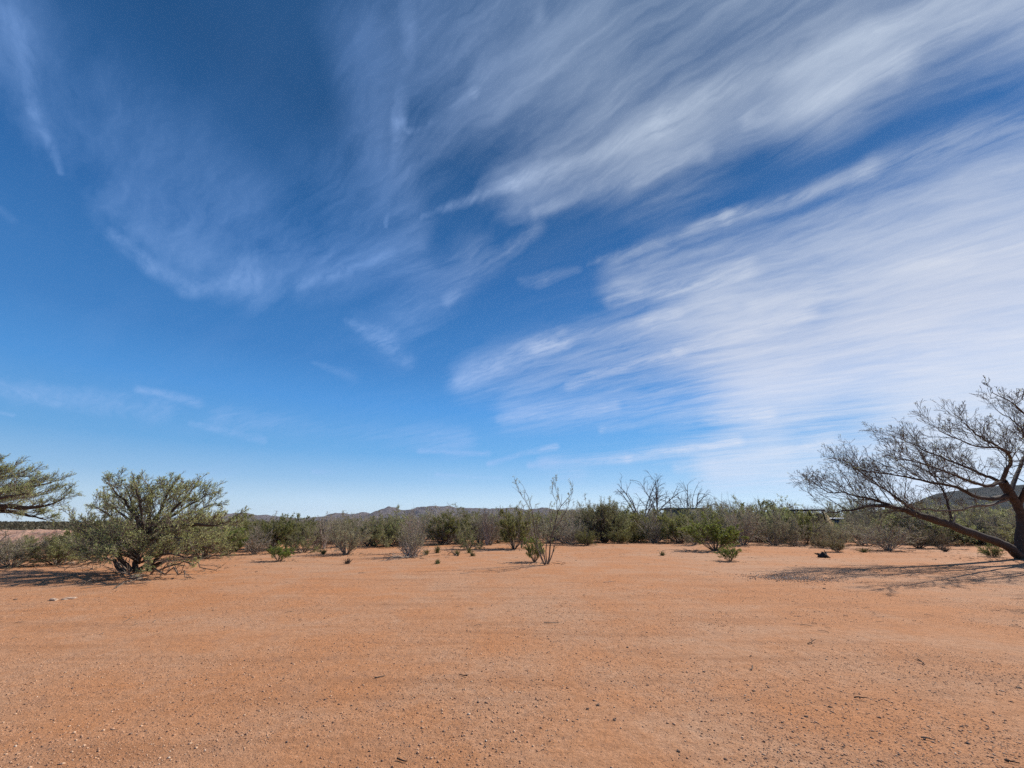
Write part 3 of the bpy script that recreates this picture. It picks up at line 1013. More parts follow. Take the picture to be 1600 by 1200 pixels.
LIMBS = [
    # low limb along the ground
    ('low', [(1592, 868, D0, .19), (1571, 852, D0 - .2, .17), (1540, 840, D0 - .5, .165), (1510, 830, D0 - .8, .165), (1486, 821, D0 - 1.1, .16),
             (1455, 811, D0 - 1.4, .15), (1428, 802, D0 - 1.6, .12), (1404, 794, D0 - 1.9, .085), (1366, 790, D0 - 2.2, .06),
             (1330, 797, D0 - 2.4, .03), (1296, 800, D0 - 2.5, .012)], 20, 1.9, .52, 1.0, (-.35, 0, .30)),
    ('lowb', [(1404, 794, D0 - 1.9, .06), (1372, 783, D0 - 2.1, .05), (1330, 772, D0 - 2.3, .035), (1294, 768, D0 - 2.5, .02), (1268, 752, D0 - 2.6, .01)],
     20, 1.5, .1, .7, (-.45, 0, .30)),
    ('lowc', [(1428, 802, D0 - 1.6, .07), (1400, 776, D0 - 1.3, .055), (1372, 758, D0 - 1.1, .035), (1350, 742, D0 - .9, .025), (1328, 724, D0 - .8, .01)],
     22, 1.5, .15, .7, (-.35, 0, .28)),
    ('lowd', [(1486, 821, D0 - 1.1, .06), (1482, 790, D0 - 1.1, .05), (1470, 762, D0 - 1.0, .035), (1455, 738, D0 - 1.0, .025), (1438, 712, D0 - 1, .01)],
     17, 1.25, .25, .7, (-.3, 0, .28)),
    ('mid', [(1578, 775, D0 - .3, .13), (1530, 778, D0 - 1.2, .09), (1496, 762, D0 - 1.9, .07), (1455, 754, D0 - 2.4, .055), (1428, 748, D0 - 2.6, .045),
             (1387, 740, D0 - 3.0, .03), (1345, 734, D0 - 3.3, .012)], 24, 1.6, .2, .7, (-.35, 0, .24)),
    ('pale', [(1576, 778, D0 - .3, .08), (1552, 788, D0 - .8, .055), (1517, 792, D0 - 1.4, .05), (1496, 797, D0 - 1.8, .045), (1460, 797, D0 - 2.2, .035),
              (1428, 794, D0 - 2.5, .025), (1394, 775, D0 - 2.8, .012)], 14, 1.1, .2, .8, (-.3, 0, .25)),
    ('a', [(1572, 758, D0 - .6, .10), (1547, 746, D0 - .4, .08), (1530, 740, D0 - .2, .07), (1506, 728, D0 + .2, .055), (1469, 714, D0 + .6, .042),
           (1441, 702, D0 + 1, .032), (1414, 688, D0 + 1.2, .022), (1384, 676, D0 + 1.4, .010)], 22, 1.6, .15, .7, (-.15, 0, .3)),
    ('b', [(1566, 752, D0 - .6, .10), (1575, 733, D0 - .9, .085), (1578, 715, D0 - 1.2, .07), (1558, 697, D0 - 1.6, .055), (1534, 684, D0 - 1.9, .04),
           (1512, 668, D0 - 2.1, .025), (1502, 656, D0 - 2.3, .012)], 18, 1.6, .15, .7, (-.1, 0, .25)),
    ('c', [(1566, 754, D0 - .6, .10), (1540, 758, D0 - 1.6, .07), (1505, 748, D0 - 2.8, .055), (1470, 734, D0 - 3.8, .035), (1440, 725, D0 - 4.5, .025),
           (1405, 718, D0 - 5, .012)], 23, 1.7, .15, .7, (-.25, -.1, .25)),
    ('d', [(1580, 765, D0 - .4, .10), (1592, 730, D0 + .3, .08), (1604, 700, D0 + 1, .06), (1600, 678, D0 + 1.4, .045), (1582, 656, D0 + 1.6, .03), (1562, 645, D0 + 1.7, .012)],
     17, 1.5, .15, .7, (-.1, 0, .25)),
    ('e', [(1590, 790, D0 - .2, .12), (1612, 750, D0 - 1.2, .10), (1632, 725, D0 - 2.4, .085), (1642, 705, D0 - 3.6, .07), (1632, 680, D0 - 4.8, .05), (1606, 652, D0 - 5.8, .035),
           (1582, 630, D0 - 6.2, .022), (1548, 612, D0 - 6.6, .010)], 13, 1.2, .35, .7, (-.15, -.1, .2)),
    ('f', [(1590, 790, D0 - .2, .10), (1640, 740, D0 - .4, .085), (1690, 700, D0 - .8, .09), (1740, 650, D0 - 1, .06), (1780, 610, D0 - 1, .02)],
     16, 2.2, .25, .7, (.2, 0, .2)),
    ('g', [(1632, 715, D0 - 2.4, .11), (1690, 700, D0 - 4.0, .09), (1740, 670, D0 - 5.2, .06), (1775, 640, D0 - 6, .02)],
     16, 2.2, .2, .7, (.1, -.2, .2)),
    ('h', [(1594, 780, D0, .12), (1615, 750, D0 + 1.5, .09), (1640, 715, D0 + 3, .06), (1655, 680, D0 + 4, .02)], 15, 2.2, .25, .7, (.1, .3, .2)),
    ('i', [(1632, 715, D0 - 2.4, .09), (1625, 720, D0 - 4.2, .075), (1622, 712, D0 - 5.8, .05), (1612, 690, D0 - 7.0, .03)],
     14, 1.6, .3, .8, (-.2, -.3, .2)),
    ('j', [(1578, 707, D0 - 1.2, .07), (1560, 700, D0 - 2.2, .05), (1528, 698, D0 - 3.0, .03), (1490, 684, D0 - 3.5, .02), (1466, 672, D0 - 3.8, .01)],
     14, 1.4, .15, .7, (-.15, 0, .25)),
]
polT = []
for nm, pts, k, ln, st, ang, bias in LIMBS:
    P, r = poly_px(pts, 3, .02)
    if nm != 'low': r = r * .82
    pol = []
    limb_kids(pol, tips_all, P, r, k, ln, spec_m, st, ang, bias)
    parts.append(('limb', [(P, r)], pol, M['bark'] if nm != 'pale' else M['browntwig']))
parts.insert(0, ('trunk', trunk, None, M['bark']))
# broken pale stubs on the low limb
stub = []
for a, b, c, e in (((1486, 822, D0 - 1.1), (1493, 806, D0 - 1.2), .035, .02), ((1428, 800, D0 - 1.6), (1424, 789, D0 - 1.7), .03, .02)):
    stub.append((np.array([list(at(*a)), list((at(*a) + at(*b)) * .5 + Vector((.03, 0, 0))), list(at(*b))]), np.array([c, c * .8, e])))
for q_ in stub: parts.append(('broken_stub', [q_], None, M['deadwood']))
finish(tree, parts, (tips_all, .5, .045, .016, M['mesqtree'], .3), base, 'darktwig')
print('right tree tips', len(tips_all))

# --- green mesquite at the left
rng = np.random.default_rng(33)
base = np.array(ground_at(212, 893)); D1 = base[1]
tree = empty('mesquite_tree', base)
tag(tree, 'green leafed mesquite tree with several dark trunks and trailing dead branches at the left', 'tree')
spec_g = [dict(n=5, kids=6.5, ang=.48, len=.58, up=.04, wob=.11, start=.15, rk=.6, upk=.7, kink=.12, rmin=.007),
          dict(n=4, kids=4, ang=.52, len=.60, up=.03, wob=.13, rk=.65, start=.15, upk=.5, rmin=.005),
          dict(n=4, wob=.13, up=.02)]
tips_all = []; parts = []
LG = [
    ([(225, 845, D1, .05), (214, 815, D1 + .4, .04), (206, 785, D1 + .6, .03), (198, 762, D1 + .7, .01)], 14, .7, .2, 'limb'),
    ([(226, 845, D1, .05), (222, 810, D1 - .6, .04), (218, 780, D1 - .9, .03), (212, 758, D1 - 1, .01)], 14, .7, .2, 'limb'),
    ([(230, 835, D1, .05), (262, 805, D1 - .5, .04), (286, 782, D1 - .8, .03), (300, 766, D1 - 1, .01)], 14, .75, .2, 'limb'),
    ([(235, 835, D1, .05), (275, 812, D1 + .5, .04), (312, 796, D1 + .9, .03), (338, 786, D1 + 1.1, .01)], 14, .7, .2, 'limb'),
    ([(220, 845, D1, .05), (190, 820, D1 + .4, .04), (165, 802, D1 + .6, .03), (146, 790, D1 + .7, .01)], 14, .7, .2, 'limb'),
    ([(232, 830, D1, .05), (276, 822, D1 - .9, .04), (310, 818, D1 - 1.4, .03), (340, 822, D1 - 1.7, .01)], 13, .7, .2, 'limb'),
    ([(212, 893, D1, 0.0864), (214, 870, D1, 0.0720), (225, 840, D1, 0.0612), (240, 815, D1, 0.0504), (252, 795, D1, 0.0360), (262, 772, D1, 0.0216), (270, 756, D1, 0.0100)], 20, .85, .25, 'trunk'),
    ([(225, 845, D1, 0.0648), (215, 815, D1 - .3, 0.0504), (200, 790, D1 - .5, 0.0360), (185, 772, D1 - .6, 0.0216), (172, 760, D1 - .7, 0.0100)], 17, .85, .2, 'limb'),
    ([(230, 830, D1, 0.0648), (234, 800, D1 - .3, 0.0504), (232, 782, D1 - .4, 0.0288), (240, 760, D1 - .5, 0.0100)], 15, .85, .2, 'limb'),
    ([(225, 840, D1, 0.0648), (255, 815, D1 + .3, 0.0504), (285, 795, D1 + .5, 0.0360), (308, 782, D1 + .7, 0.0216), (326, 771, D1 + .8, 0.0100)], 18, .85, .2, 'limb'),
    ([(222, 850, D1, 0.0576), (258, 835, D1 - .2, 0.0432), (295, 822, D1 - .4, 0.0324), (336, 820, D1 - .6, 0.0216), (366, 814, D1 - .6, 0.0100)], 18, .95, .2, 'limb'),
    ([(214, 868, D1, 0.0576), (190, 845, D1 - .2, 0.0432), (158, 830, D1 - .2, 0.0288), (126, 818, D1 - .3, 0.0100)], 16, .9, .2, 'limb'),
    ([(205, 892, D1 - .1, 0.0576), (185, 868, D1 - .4, 0.0576), (160, 850, D1 - .6, 0.0360), (130, 838, D1 - .8, 0.0120)], 15, .85, .2, 'limb'),
    ([(228, 890, D1 + .1, 0.0576), (255, 865, D1 + .3, 0.0576), (285, 852, D1 + .6, 0.0360), (320, 845, D1 + .8, 0.0120)], 16, .85, .2, 'limb'),
    ([(225, 845, D1, 0.0504), (250, 838, D1 - .8, 0.0360), (272, 840, D1 - 1.5, 0.0216), (285, 842, D1 - 2.0, 0.0100)], 15, .85, .2, 'limb'),
    ([(222, 850, D1, 0.0504), (210, 838, D1 - .8, 0.0360), (196, 838, D1 - 1.5, 0.0216), (185, 845, D1 - 2.0, 0.0100)], 15, .85, .2, 'limb'),
    ([(228, 838, D1, 0.0576), (250, 800, D1 + 1, 0.0432), (262, 780, D1 + 1.8, 0.0288), (280, 768, D1 + 2.3, 0.0100)], 16, .95, .2, 'limb'),
    ([(216, 878, D1, 0.0432), (190, 866, D1 - .9, 0.0324), (165, 862, D1 - 1.3, 0.0216), (135, 866, D1 - 1.5, 0.0100)], 15, .8, .1, 'limb'),
    ([(222, 878, D1, 0.0432), (245, 868, D1 - .9, 0.0324), (270, 866, D1 - 1.3, 0.0216), (300, 872, D1 - 1.5, 0.0100)], 15, .8, .1, 'limb'),
    ([(218, 880, D1, 0.0360), (222, 868, D1 - 1.0, 0.0288), (228, 872, D1 - 1.6, 0.0180), (236, 884, D1 - 2.0, 0.0100)], 12, .7, .1, 'limb'),
    ([(216, 874, D1, 0.0360), (196, 858, D1 - 1.0, 0.0288), (178, 858, D1 - 1.6, 0.0180), (160, 872, D1 - 1.9, 0.0100)], 12, .7, .1, 'limb'),
    ([(226, 874, D1, 0.0432), (262, 858, D1 - .3, 0.0324), (305, 852, D1 - .3, 0.0216), (340, 860, D1 - .2, 0.0100)], 16, .8, .1, 'limb'),
    ([(214, 874, D1, 0.0432), (180, 856, D1 + .2, 0.0324), (150, 850, D1 + .2, 0.0216), (118, 856, D1 + .3, 0.0100)], 16, .8, .1, 'limb'),
    ([(222, 840, D1, 0.0576), (200, 812, D1 + 1, 0.0432), (180, 795, D1 + 1.7, 0.0288), (165, 785, D1 + 2.2, 0.0100)], 15, .95, .2, 'limb'),
]
for pts, k, ln, st, nm in LG:
    P, r = poly_px(pts, 3, .015)
    pol = []
    limb_kids(pol, tips_all, P, r, k, ln, spec_g, st, .75, (0, 0, .15))
    parts.append((nm, [(P, r)], pol, M['bark']))
# extra short dark trunks at the foot
th = []
for a in range(4):
    az = rng.random() * 6.28
    p0 = base + np.array([math.cos(az) * .25, math.sin(az) * .25, -.05])
    th.append((walk(p0, (math.cos(az) * .8, math.sin(az) * .8, .8), rng.uniform(.4, .8), 5, .15), np.linspace(.08, .04, 6)))
for q_ in th: parts.append(('basal_stem', [q_], None, M['bark']))
finish(tree, parts, (tips_all, 3.7, .055, .016, M['mesqtree'], .10), base)
print('left tree tips', len(tips_all))


# dead branches lying and arching at its foot
def dead_branch(x0, y0, x1, y1, lift, label, sd, mat='browntwig', kids=8):
    global rng
    rng = np.random.default_rng(sd)
    a = np.array(ground_at(x0, y0)); b = np.array(ground_at(x1, y1))
    L = np.linalg.norm(b - a)
    n = 8
    P = np.array([a + (b - a) * t + np.array([0, 0, .03 + lift * math.sin(math.pi * t)]) for t in np.linspace(0, 1, n + 1)])
    P[1:-1] += rng.normal(size=(n - 1, 3)) * L * .03
    r = np.linspace(.03, .008, n + 1)
    pol = []; tips = []
    sp = [dict(n=4, kids=3, ang=.6, len=.5, up=-.02, wob=.2, rk=.7, rmin=.006), dict(n=3, wob=.2)]
    limb_kids(pol, tips, P, r, kids, L * .4, sp, .1, .8)
    for q, _ in pol: q[:, 2] = np.maximum(q[:, 2], .012)
    o = empty('fallen_branch', a)
    tag(o, label, 'branch', 'dead branches lying at the foot of the trees and shrubs')
    finish(o, [('wood', [(P, r)], pol, M[mat])], None, a, kthick=5)


dead_branch(196, 892, 100, 892, .35, 'long dead branch arching down to the left of the green mesquite foot', 1)
dead_branch(215, 900, 130, 914, .08, 'dead branch lying left in front of the green mesquite foot', 2)
dead_branch(225, 901, 178, 921, .10, 'dead forked branch nearest the camera below the green mesquite', 3)
dead_branch(235, 899, 300, 905, .14, 'dead branch trailing right in front of the green mesquite foot', 4)
dead_branch(255, 890, 338, 893, .22, 'dead brush lying at the right of the green mesquite foot', 5)
dead_branch(180, 896, 140, 880, .40, 'dead branch standing up left beside the green mesquite foot', 6)
dead_branch(640, 872, 598, 876, .08, 'flat grey brush heap lying left of the white stick shrub', 7, 'greytwig', 16)
dead_branch(1392, 862, 1342, 848, .12, 'bare pole like branches leaning left from the grey bare shrub', 8, 'browntwig', 6)
dead_branch(716, 869, 700, 866, .04, 'short dead branch on the soil between two small tufts', 9)

# white sticks at the foot of the leafless shrub
g0 = np.array(ground_at(641, 871))
rng = np.random.default_rng(5)
o = empty('bleached_stick_clump', g0)
tag(o, 'fan of bleached white sticks sprouting at the foot of the leafless shrub', 'sticks')
th = []
for i in range(26):
    az = rng.random() * 6.28; tl = rng.uniform(.2, 1.15)
    d = (math.cos(az) * math.sin(tl), math.sin(az) * math.sin(tl), math.cos(tl))
    th.append((walk(g0 + rng.normal(size=3) * [.12, .12, 0], d, rng.uniform(.4, .95), 4, .12), np.linspace(.022, .008, 5)))
finish(o, [('stick', th, None, M['deadwood'])], None, g0, kthick=4)

# --- tree whose crown enters at the left edge
rng = np.random.default_rng(44)
bD = 15.2
base = np.array(at(-95, 885, bD)); base[2] = gz(base[0], base[1])
tree = empty('mesquite_tree', base)
tag(tree, 'mesquite whose slanting green crown enters the picture at the left edge', 'tree')
tips_all = []; parts = []
LL = [
    ([(-95, 890, bD, .26), (-85, 850, bD, .22), (-60, 815, bD, .20), (-40, 796.5, bD, .17), (-29, 793, bD, .13), (16, 791.6, bD - .2, .09), (51, 793, bD - .4, .06), (81, 787.4, bD - .5, .03), (104, 777.6, bD - .5, .01)], 24, 1.1, .35, 'trunk'),
    ([(-40, 796.5, bD, .12), (-14, 797.9, bD + .2, .09), (21, 800, bD + .3, .06), (46, 806, bD + .4, .035), (71, 812, bD + .5, .012)], 12, .8, .3, 'limb'),
    ([(-50, 805, bD, .14), (-34, 782.5, bD, .1), (1, 768.5, bD, .07), (36, 761.5, bD, .045), (81, 754.5, bD, .012)], 24, 1.05, .15, 'limb'),
    ([(-50, 805, bD, .14), (-35, 775.5, bD + .2, .1), (-24, 754.5, bD + .4, .07), (11, 745.4, bD + .4, .03), (46, 744, bD + .3, .01)], 20, 1.0, .15, 'limb'),
    ([(-60, 815, bD, .14), (-70, 775.5, bD, .1), (-60, 751, bD, .07), (-30, 734.2, bD, .04), (-4, 738.4, bD, .01)], 20, 1.0, .15, 'limb'),
    ([(-60, 815, bD, .14), (-110, 779, bD + .5, .1), (-150, 758, bD + 1, .05), (-190, 744, bD + 1, .01)], 18, 1.4, .15, 'limb'),
    ([(-40, 796.5, bD, .1), (-19, 782.5, bD - 1, .07), (16, 775.5, bD - 1.8, .04), (46, 770.6, bD - 2.2, .01)], 18, .95, .15, 'limb'),
    ([(-40, 796.5, bD, .1), (-9, 784.6, bD + 1.2, .07), (36, 777.6, bD + 2.2, .04), (76, 772, bD + 2.8, .01)], 18, 1.0, .15, 'limb'),
]
for pts, k, ln, st, nm in LL:
    P, r = poly_px(pts, 3, .015)
    pol = []
    limb_kids(pol, tips_all, P, r, k, ln, spec_g, st, .5, (.42, 0, .2))
    parts.append((nm, [(P, r)], pol, M['bark']))
finish(tree, parts, (tips_all, 4.3, .055, .016, M['mesqtree'], .12), base)

# --- the tall wand shrub right of centre
rng = np.random.default_rng(55)
g0 = np.array(ground_at(853, 883)); dw = g0[1]
o = empty('wand_shrub', g0)
tag(o, 'tall leafless wand like shrub with stems fanning up from one foot near the centre', 'shrub')
WS = [[(851, 882, .0, 0.0310), (846, 872, 0, 0.0279), (840, 853, .05, 0.0217), (834.7, 822.7, .1, 0.0174), (830.7, 796, .15, 0.0136), (824, 774.7, .2, 0.0087), (816, 757, .2, 0.0043)],
      [(830, 797, .15, 0.0112), (822, 785, .1, 0.0087), (818.7, 780, .1, 0.0074), (810.7, 768, .1, 0.0062), (807, 757.5, .1, 0.0037)],
      [(812, 770, .1, 0.0062), (806, 765, .1, 0.0043), (800, 760, .1, 0.0031)],
      [(856, 882, 0, 0.0341), (859, 864, 0, 0.0279), (861, 841, 0, 0.0236), (865, 829, 0, 0.0198), (870.7, 804, 0, 0.0174), (877, 790.7, 0, 0.0136), (893, 770.7, 0, 0.0087), (895, 751, 0, 0.0037)],
      [(871, 803, 0, 0.0124), (869, 784, .1, 0.0093), (864, 773, .1, 0.0062), (862.7, 761, .1, 0.0037)],
      [(877, 791, 0, 0.0112), (872, 774.7, -.1, 0.0074), (868, 762.7, -.1, 0.0056), (868.7, 751, -.1, 0.0037)],
      [(866, 828, 0, 0.0155), (880, 806, -.2, 0.0124), (888, 789, -.2, 0.0087), (896, 766, -.2, 0.0043)],
      [(877, 790, 0, 0.0087), (878, 772, .1, 0.0043)], [(880, 790, 0, 0.0074), (888, 784, 0, 0.0062), (897, 779, 0, 0.0037)],
      [(853, 882, .1, 0.0279), (850, 866, .15, 0.0217), (842, 842, .2, 0.0174), (838, 820, .2, 0.0112), (842, 800, .2, 0.0050)],
      [(855, 880, -.1, 0.0248), (853, 862, -.2, 0.0186), (856, 838, -.2, 0.0136), (862, 815, -.2, 0.0074), (858, 796, -.2, 0.0037)],
      [(849, 880, -.1, 0.0186), (842, 864, -.2, 0.0136), (834, 840, -.3, 0.0099), (826, 820, -.3, 0.0050), (818, 806, -.3, 0.0031)],
      [(857, 880, .1, 0.0248), (864, 862, .2, 0.0186), (870, 842, .25, 0.0124), (884, 820, .3, 0.0074), (892, 806, .3, 0.0037)]]
pol = []; tips = []
spw = [dict(n=4, kids=2, ang=.35, len=.5, up=.08, wob=.08, rk=.6, rmin=.005), dict(n=3, wob=.1, up=.05)]
for w in WS:
    P, r = poly_px([(a, b, dw + c, d) for a, b, c, d in w], 3, .006)
    th = [(P, r)]
    pl = []
    if len(w) > 3: limb_kids(pl, tips, P, r, 6, .45, spw, .15, .45, (0, 0, .3))
    finish(o, [('stem', th, pl, M['browntwig'])], None, g0, kthick=5)
v, f = tip_leaves([t - g0 for t in tips], 9, .045, .018, .8)
mesh_obj('leaves', v, f, M['mesq'], o)

# bare twiggy saplings that rise over the scrub
def sapling(name, x, yb, yt, hw, label, cat, sd, D=None, mat='greytwig', droop=False, k=9, leaf=None):
    global rng
    rng = np.random.default_rng(sd)
    if D is None:
        g0 = np.array(ground_at(x, yb))
    else:
        g0 = np.array(at(x, 815, D)); g0[2] = gz(g0[0], g0[1])
    H = at(x, yt, g0[1]).z - g0[2]
    s = g0[1] / 660.0
    Wd = hw * s
    o = empty(name, g0)
    tag(o, label, cat)
    if droop:
        sp = [dict(n=7, kids=7, ang=.6, len=.42, up=-.17, wob=.09, start=.40, rk=.6, upk=.2, rmin=.02),
              dict(n=5, kids=4, ang=.5, len=.5, up=-.13, wob=.1, rk=.6, start=.2, rmin=.014), dict(n=4, wob=.12, up=-.12)]
    else:
        sp = [dict(n=5, kids=6, ang=.5, len=.42, up=.04, wob=.10, start=.25, rk=.6, upk=.4, rmin=.008),
              dict(n=4, kids=4, ang=.5, len=.5, up=.04, wob=.14, rk=.6, rmin=.006), dict(n=3, wob=.16)]
    tips = []
    for i in range(k):
        az = 6.283 * (i + rng.random() * .8) / k
        tl = math.atan2(Wd, H) * rng.uniform(.1, 1.0)
        d = np.array([math.cos(az) * math.sin(tl), math.sin(az) * math.sin(tl), math.cos(tl)])
        pol = []
        L = H * (1.12 if droop else .80) * rng.uniform(.82, 1.0)
        branch(pol, tips, g0 + d * [.1, .1, 0], d, L, (.085 if droop else .03) * (.7 + .5 * rng.random()), 0, sp)
        finish(o, [('limb' if droop else 'stem', [pol[0]], pol[1:], M[mat])], None, g0, kthick=5)
    if leaf:
        v, f = tip_leaves([t - g0 for t in tips], leaf, .05, .018, .8)
        mesh_obj('leaves', v, f, M['mesq'], o)
    return o


sapling('dead_tree', 1004, 0, 752, 22, 'grey dead tree with drooping limbs, left and tallest of the three', 'tree', 71, D=44, mat='oldwood', droop=True, k=6)
sapling('dead_tree', 1029, 0, 756, 20, 'grey dead tree with drooping limbs, middle of the three', 'tree', 72, D=45, mat='oldwood', droop=True, k=5)
sapling('dead_tree', 1080, 0, 763, 19, 'grey dead tree with drooping limbs above the flat roof, right of the three', 'tree', 73, D=64, mat='oldwood', droop=True, k=7)
sapling('bare_sapling', 506, 858, 793, 20, 'twiggy bare sapling rising over the scrub left of the dark dome shrub', 'sapling', 74, leaf=2)
sapling('bare_sapling', 643, 864, 797, 24, 'thin bare sapling rising behind the white stick shrub', 'sapling', 75)
sapling('bare_sapling', 446, 858, 800, 8, 'slender leafy sapling with clumped top left of the twiggy one', 'sapling', 76, k=3, leaf=10)
sapling('bare_sapling', 815, 857, 768, 22, 'tall thin sprigs with leaf clumps rising from the large creosote', 'sapling', 77, k=6, leaf=9)
sapling('bare_sapling', 760, 852, 786, 22, 'thin grey sapling between the pale green shrub and the large creosote', 'sapling', 78)
sapling('bare_sapling', 1140, 0, 763, 22, 'bushy grey sapling on the skyline right of the dead trees', 'sapling', 79, D=48, leaf=2, k=10)
sapling('bare_sapling', 1178, 0, 769, 24, 'grey sapling on the skyline above the vase shaped shrub', 'sapling', 80, D=46, leaf=2, k=10)
sapling('bare_sapling', 1242, 0, 775, 24, 'dark bare sapling behind the little shelter roof', 'sapling', 81, D=56, k=10)
sapling('bare_sapling', 1112, 0, 768, 20, 'dense grey sapling just right of the right dead tree', 'sapling', 82, D=50, leaf=3, k=11)
sapling('bare_sapling', 1265, 0, 778, 20, 'bare sapling behind the right end of the shelter roof', 'sapling', 83, D=58, k=9)

# domed trees behind
def dome_tree(x, D, yt, hw, label, sd, lean=None, mat='mesq', per=9):
    global rng
    rng = np.random.default_rng(sd)
    g0 = np.array(at(x, 815, D)); g0[2] = gz(g0[0], g0[1])
    H = at(x, yt, D).z - g0[2]
    Wd = hw * D / 660
    o = empty('domed_mesquite', g0)
    tag(o, label, 'tree')
    tips = []; thick = []; pol = []
    for i in range(9):
        az = 6.283 * (i + rng.random() * .8) / 9
        tl = rng.uniform(.25, 1.15)
        d = np.array([math.cos(az) * math.sin(tl), math.sin(az) * math.sin(tl), math.cos(tl)])
        L = 1 / math.sqrt((math.sin(tl) / Wd) ** 2 + (math.cos(tl) / H) ** 2) * .80
        P = walk(g0, d, L, 6, .12)
        r = np.linspace(.12, .035, 7)
        thick.append((P, r))
        limb_kids(pol, tips, P, r, 13, L * .55, spec_g, .3, .8, (0, 0, .15), .1)
    finish(o, [('trunk', thick, pol, M['bark'])], (tips, per, .06, .022, M[mat], 0), g0, kthick=5)
    return o


dome_tree(942, 33, 778, 46, 'grey green domed mesquite with a dark crooked trunk right of centre', 91)
dome_tree(1335, 44, 777, 52, 'pale green mesquite crown behind the tip of the long low limb', 92, mat='mesq', per=11)
dome_tree(1440, 46, 781, 36, 'pale green mesquite crown behind the middle of the leaning tree', 93, mat='mesq', per=10)
rng = np.random.default_rng(500)

# ------------------------------------------------------------------ scrub behind the front row: individuals
prof = [(-150, 822), (60, 820), (120, 816), (170, 811), (330, 808), (450, 809), (560, 809), (600, 807), (640, 804), (760, 799), (870, 799), (900, 792),
        (960, 790), (1035, 797), (1060, 795), (1105, 794), (1150, 784), (1230, 789), (1300, 794), (1420, 790), (1600, 794), (1750, 796)]
pa = np.array(prof, float)
BACKADJ = {'creosote': 'olive creosote bush', 'bare': 'leafless purple grey shrub',
           'mesquite': 'feathery mesquite shrub', 'greyleaf': 'grey leaved shrub'}
MARKS = [(60, 'left edge shrubs'), (180, 'green mesquite tree'), (260, 'green mesquite tree edge'), (330, 'leafy shrub beside the mesquite'),
         (380, 'creosote spike'), (436, 'small round green bush'), (490, 'twiggy bare sapling'), (541, 'dark dome shrub'), (584, 'creosote by the white sticks'),
         (641, 'white stick shrub'), (690, 'creosote under the mountains'), (731, 'pale shrub with short dark trunk'), (766, 'bare shrub left of centre'),
         (803, 'large creosote with tall sprigs'), (853, 'tall wand shrub'), (900, 'gap right of the wand shrub'), (942, 'domed mesquite'), (975, 'low shrubs below the dead trees'),
         (1020, 'bare shrub below the dead trees'), (1065, 'creosote below the flat roof'), (1118, 'broad bright green creosote'), (1163, 'shrub beside the bright creosote'),
         (1209, 'vase shaped grey shrub'), (1255, 'shelter'), (1300, 'charred stump'), (1345, 'tip of the long low limb'), (1388, 'bare shrub under the limb'),
         (1440, 'dry shrub under the limb'), (1530, 'large round mesquite shrub'), (1600, 'leaning tree foot'), (1690, 'right edge of the picture')]


def back_label(kind, x, row):
    m_ = min(MARKS, key=lambda q: abs(q[0] - x))[1]
    side = 'left' if x < min(MARKS, key=lambda q: abs(q[0] - x))[0] else 'right'
    return '%s %s the %s, %s' % (BACKADJ[kind], ('close behind', 'close behind', 'some way behind', 'some way behind', 'well behind', 'well behind', 'far behind', 'farthest behind')[row], m_, side)



BACKGRP = {'creosote': 'creosote bushes of the scrub behind', 'bare': 'leafless shrubs of the scrub behind',
           'mesquite': 'mesquite shrubs of the scrub behind', 'greyleaf': 'grey leaved shrubs of the scrub behind'}
BASEY = [(-150, 884), (110, 880), (180, 868), (400, 862), (700, 852), (1000, 847), (1300, 850), (1450, 852), (1600, 856), (1750, 862)]
ba = np.array(BASEY, float)
cnt = 0
for row in range(8):
    for x0 in range(-140, 1760, 31 if row < 2 else (38 if row < 4 else 46)):
        x = x0 + rng.uniform(-18, 18) + (row % 2) * 20
        near = ground_at(x, np.interp(x, ba[:, 0], ba[:, 1])).y
        Dd = near + 1.5 + row * 3.6 * (1 + row * .13) + rng.uniform(-1.2, 1.2)
        if x < 130 and row > 1: continue
        if x < 110 and rng.random() < .3: continue
        if 1480 < x < 1530 and row < 3: continue
        yt = np.interp(x, pa[:, 0], pa[:, 1]) + (rng.uniform(-4, 9) * (1 if row > 3 else 1.4) - 7 * (rng.random() < .12))
        if 1236 < x < 1284 and Dd < 41: yt = max(yt, 801)
        if 1270 < x < 1330 and Dd < 43: yt = max(yt, 812)
        if 1030 < x < 1115 and Dd < 57: yt = max(yt, 795)
        X = (x - 800) / 661 * Dd
        g0 = Vector((X, Dd, gz(X, Dd)))
        H = at(x, yt, Dd).z - g0.z
        if x < 130: H = min(H, 1.0)
        H = min(max(H, .6), 3.6)
        purple = 0.42 if x > 980 or 360 < x < 520 or 580 < x < 780 else .28
        u = rng.random()
        kind = 'bare' if u < purple else ('creosote' if u < purple + .22 else ('mesquite' if u < purple + .42 else 'greyleaf'))
        if x < 380 and kind == 'bare': kind = 'mesquite'
        rad = H * rng.uniform(.55, .95)
        shrub(kind, g0, rad, H, back_label(kind, x, row), BACKGRP[kind])
        cnt += 1
print('back shrubs', cnt)

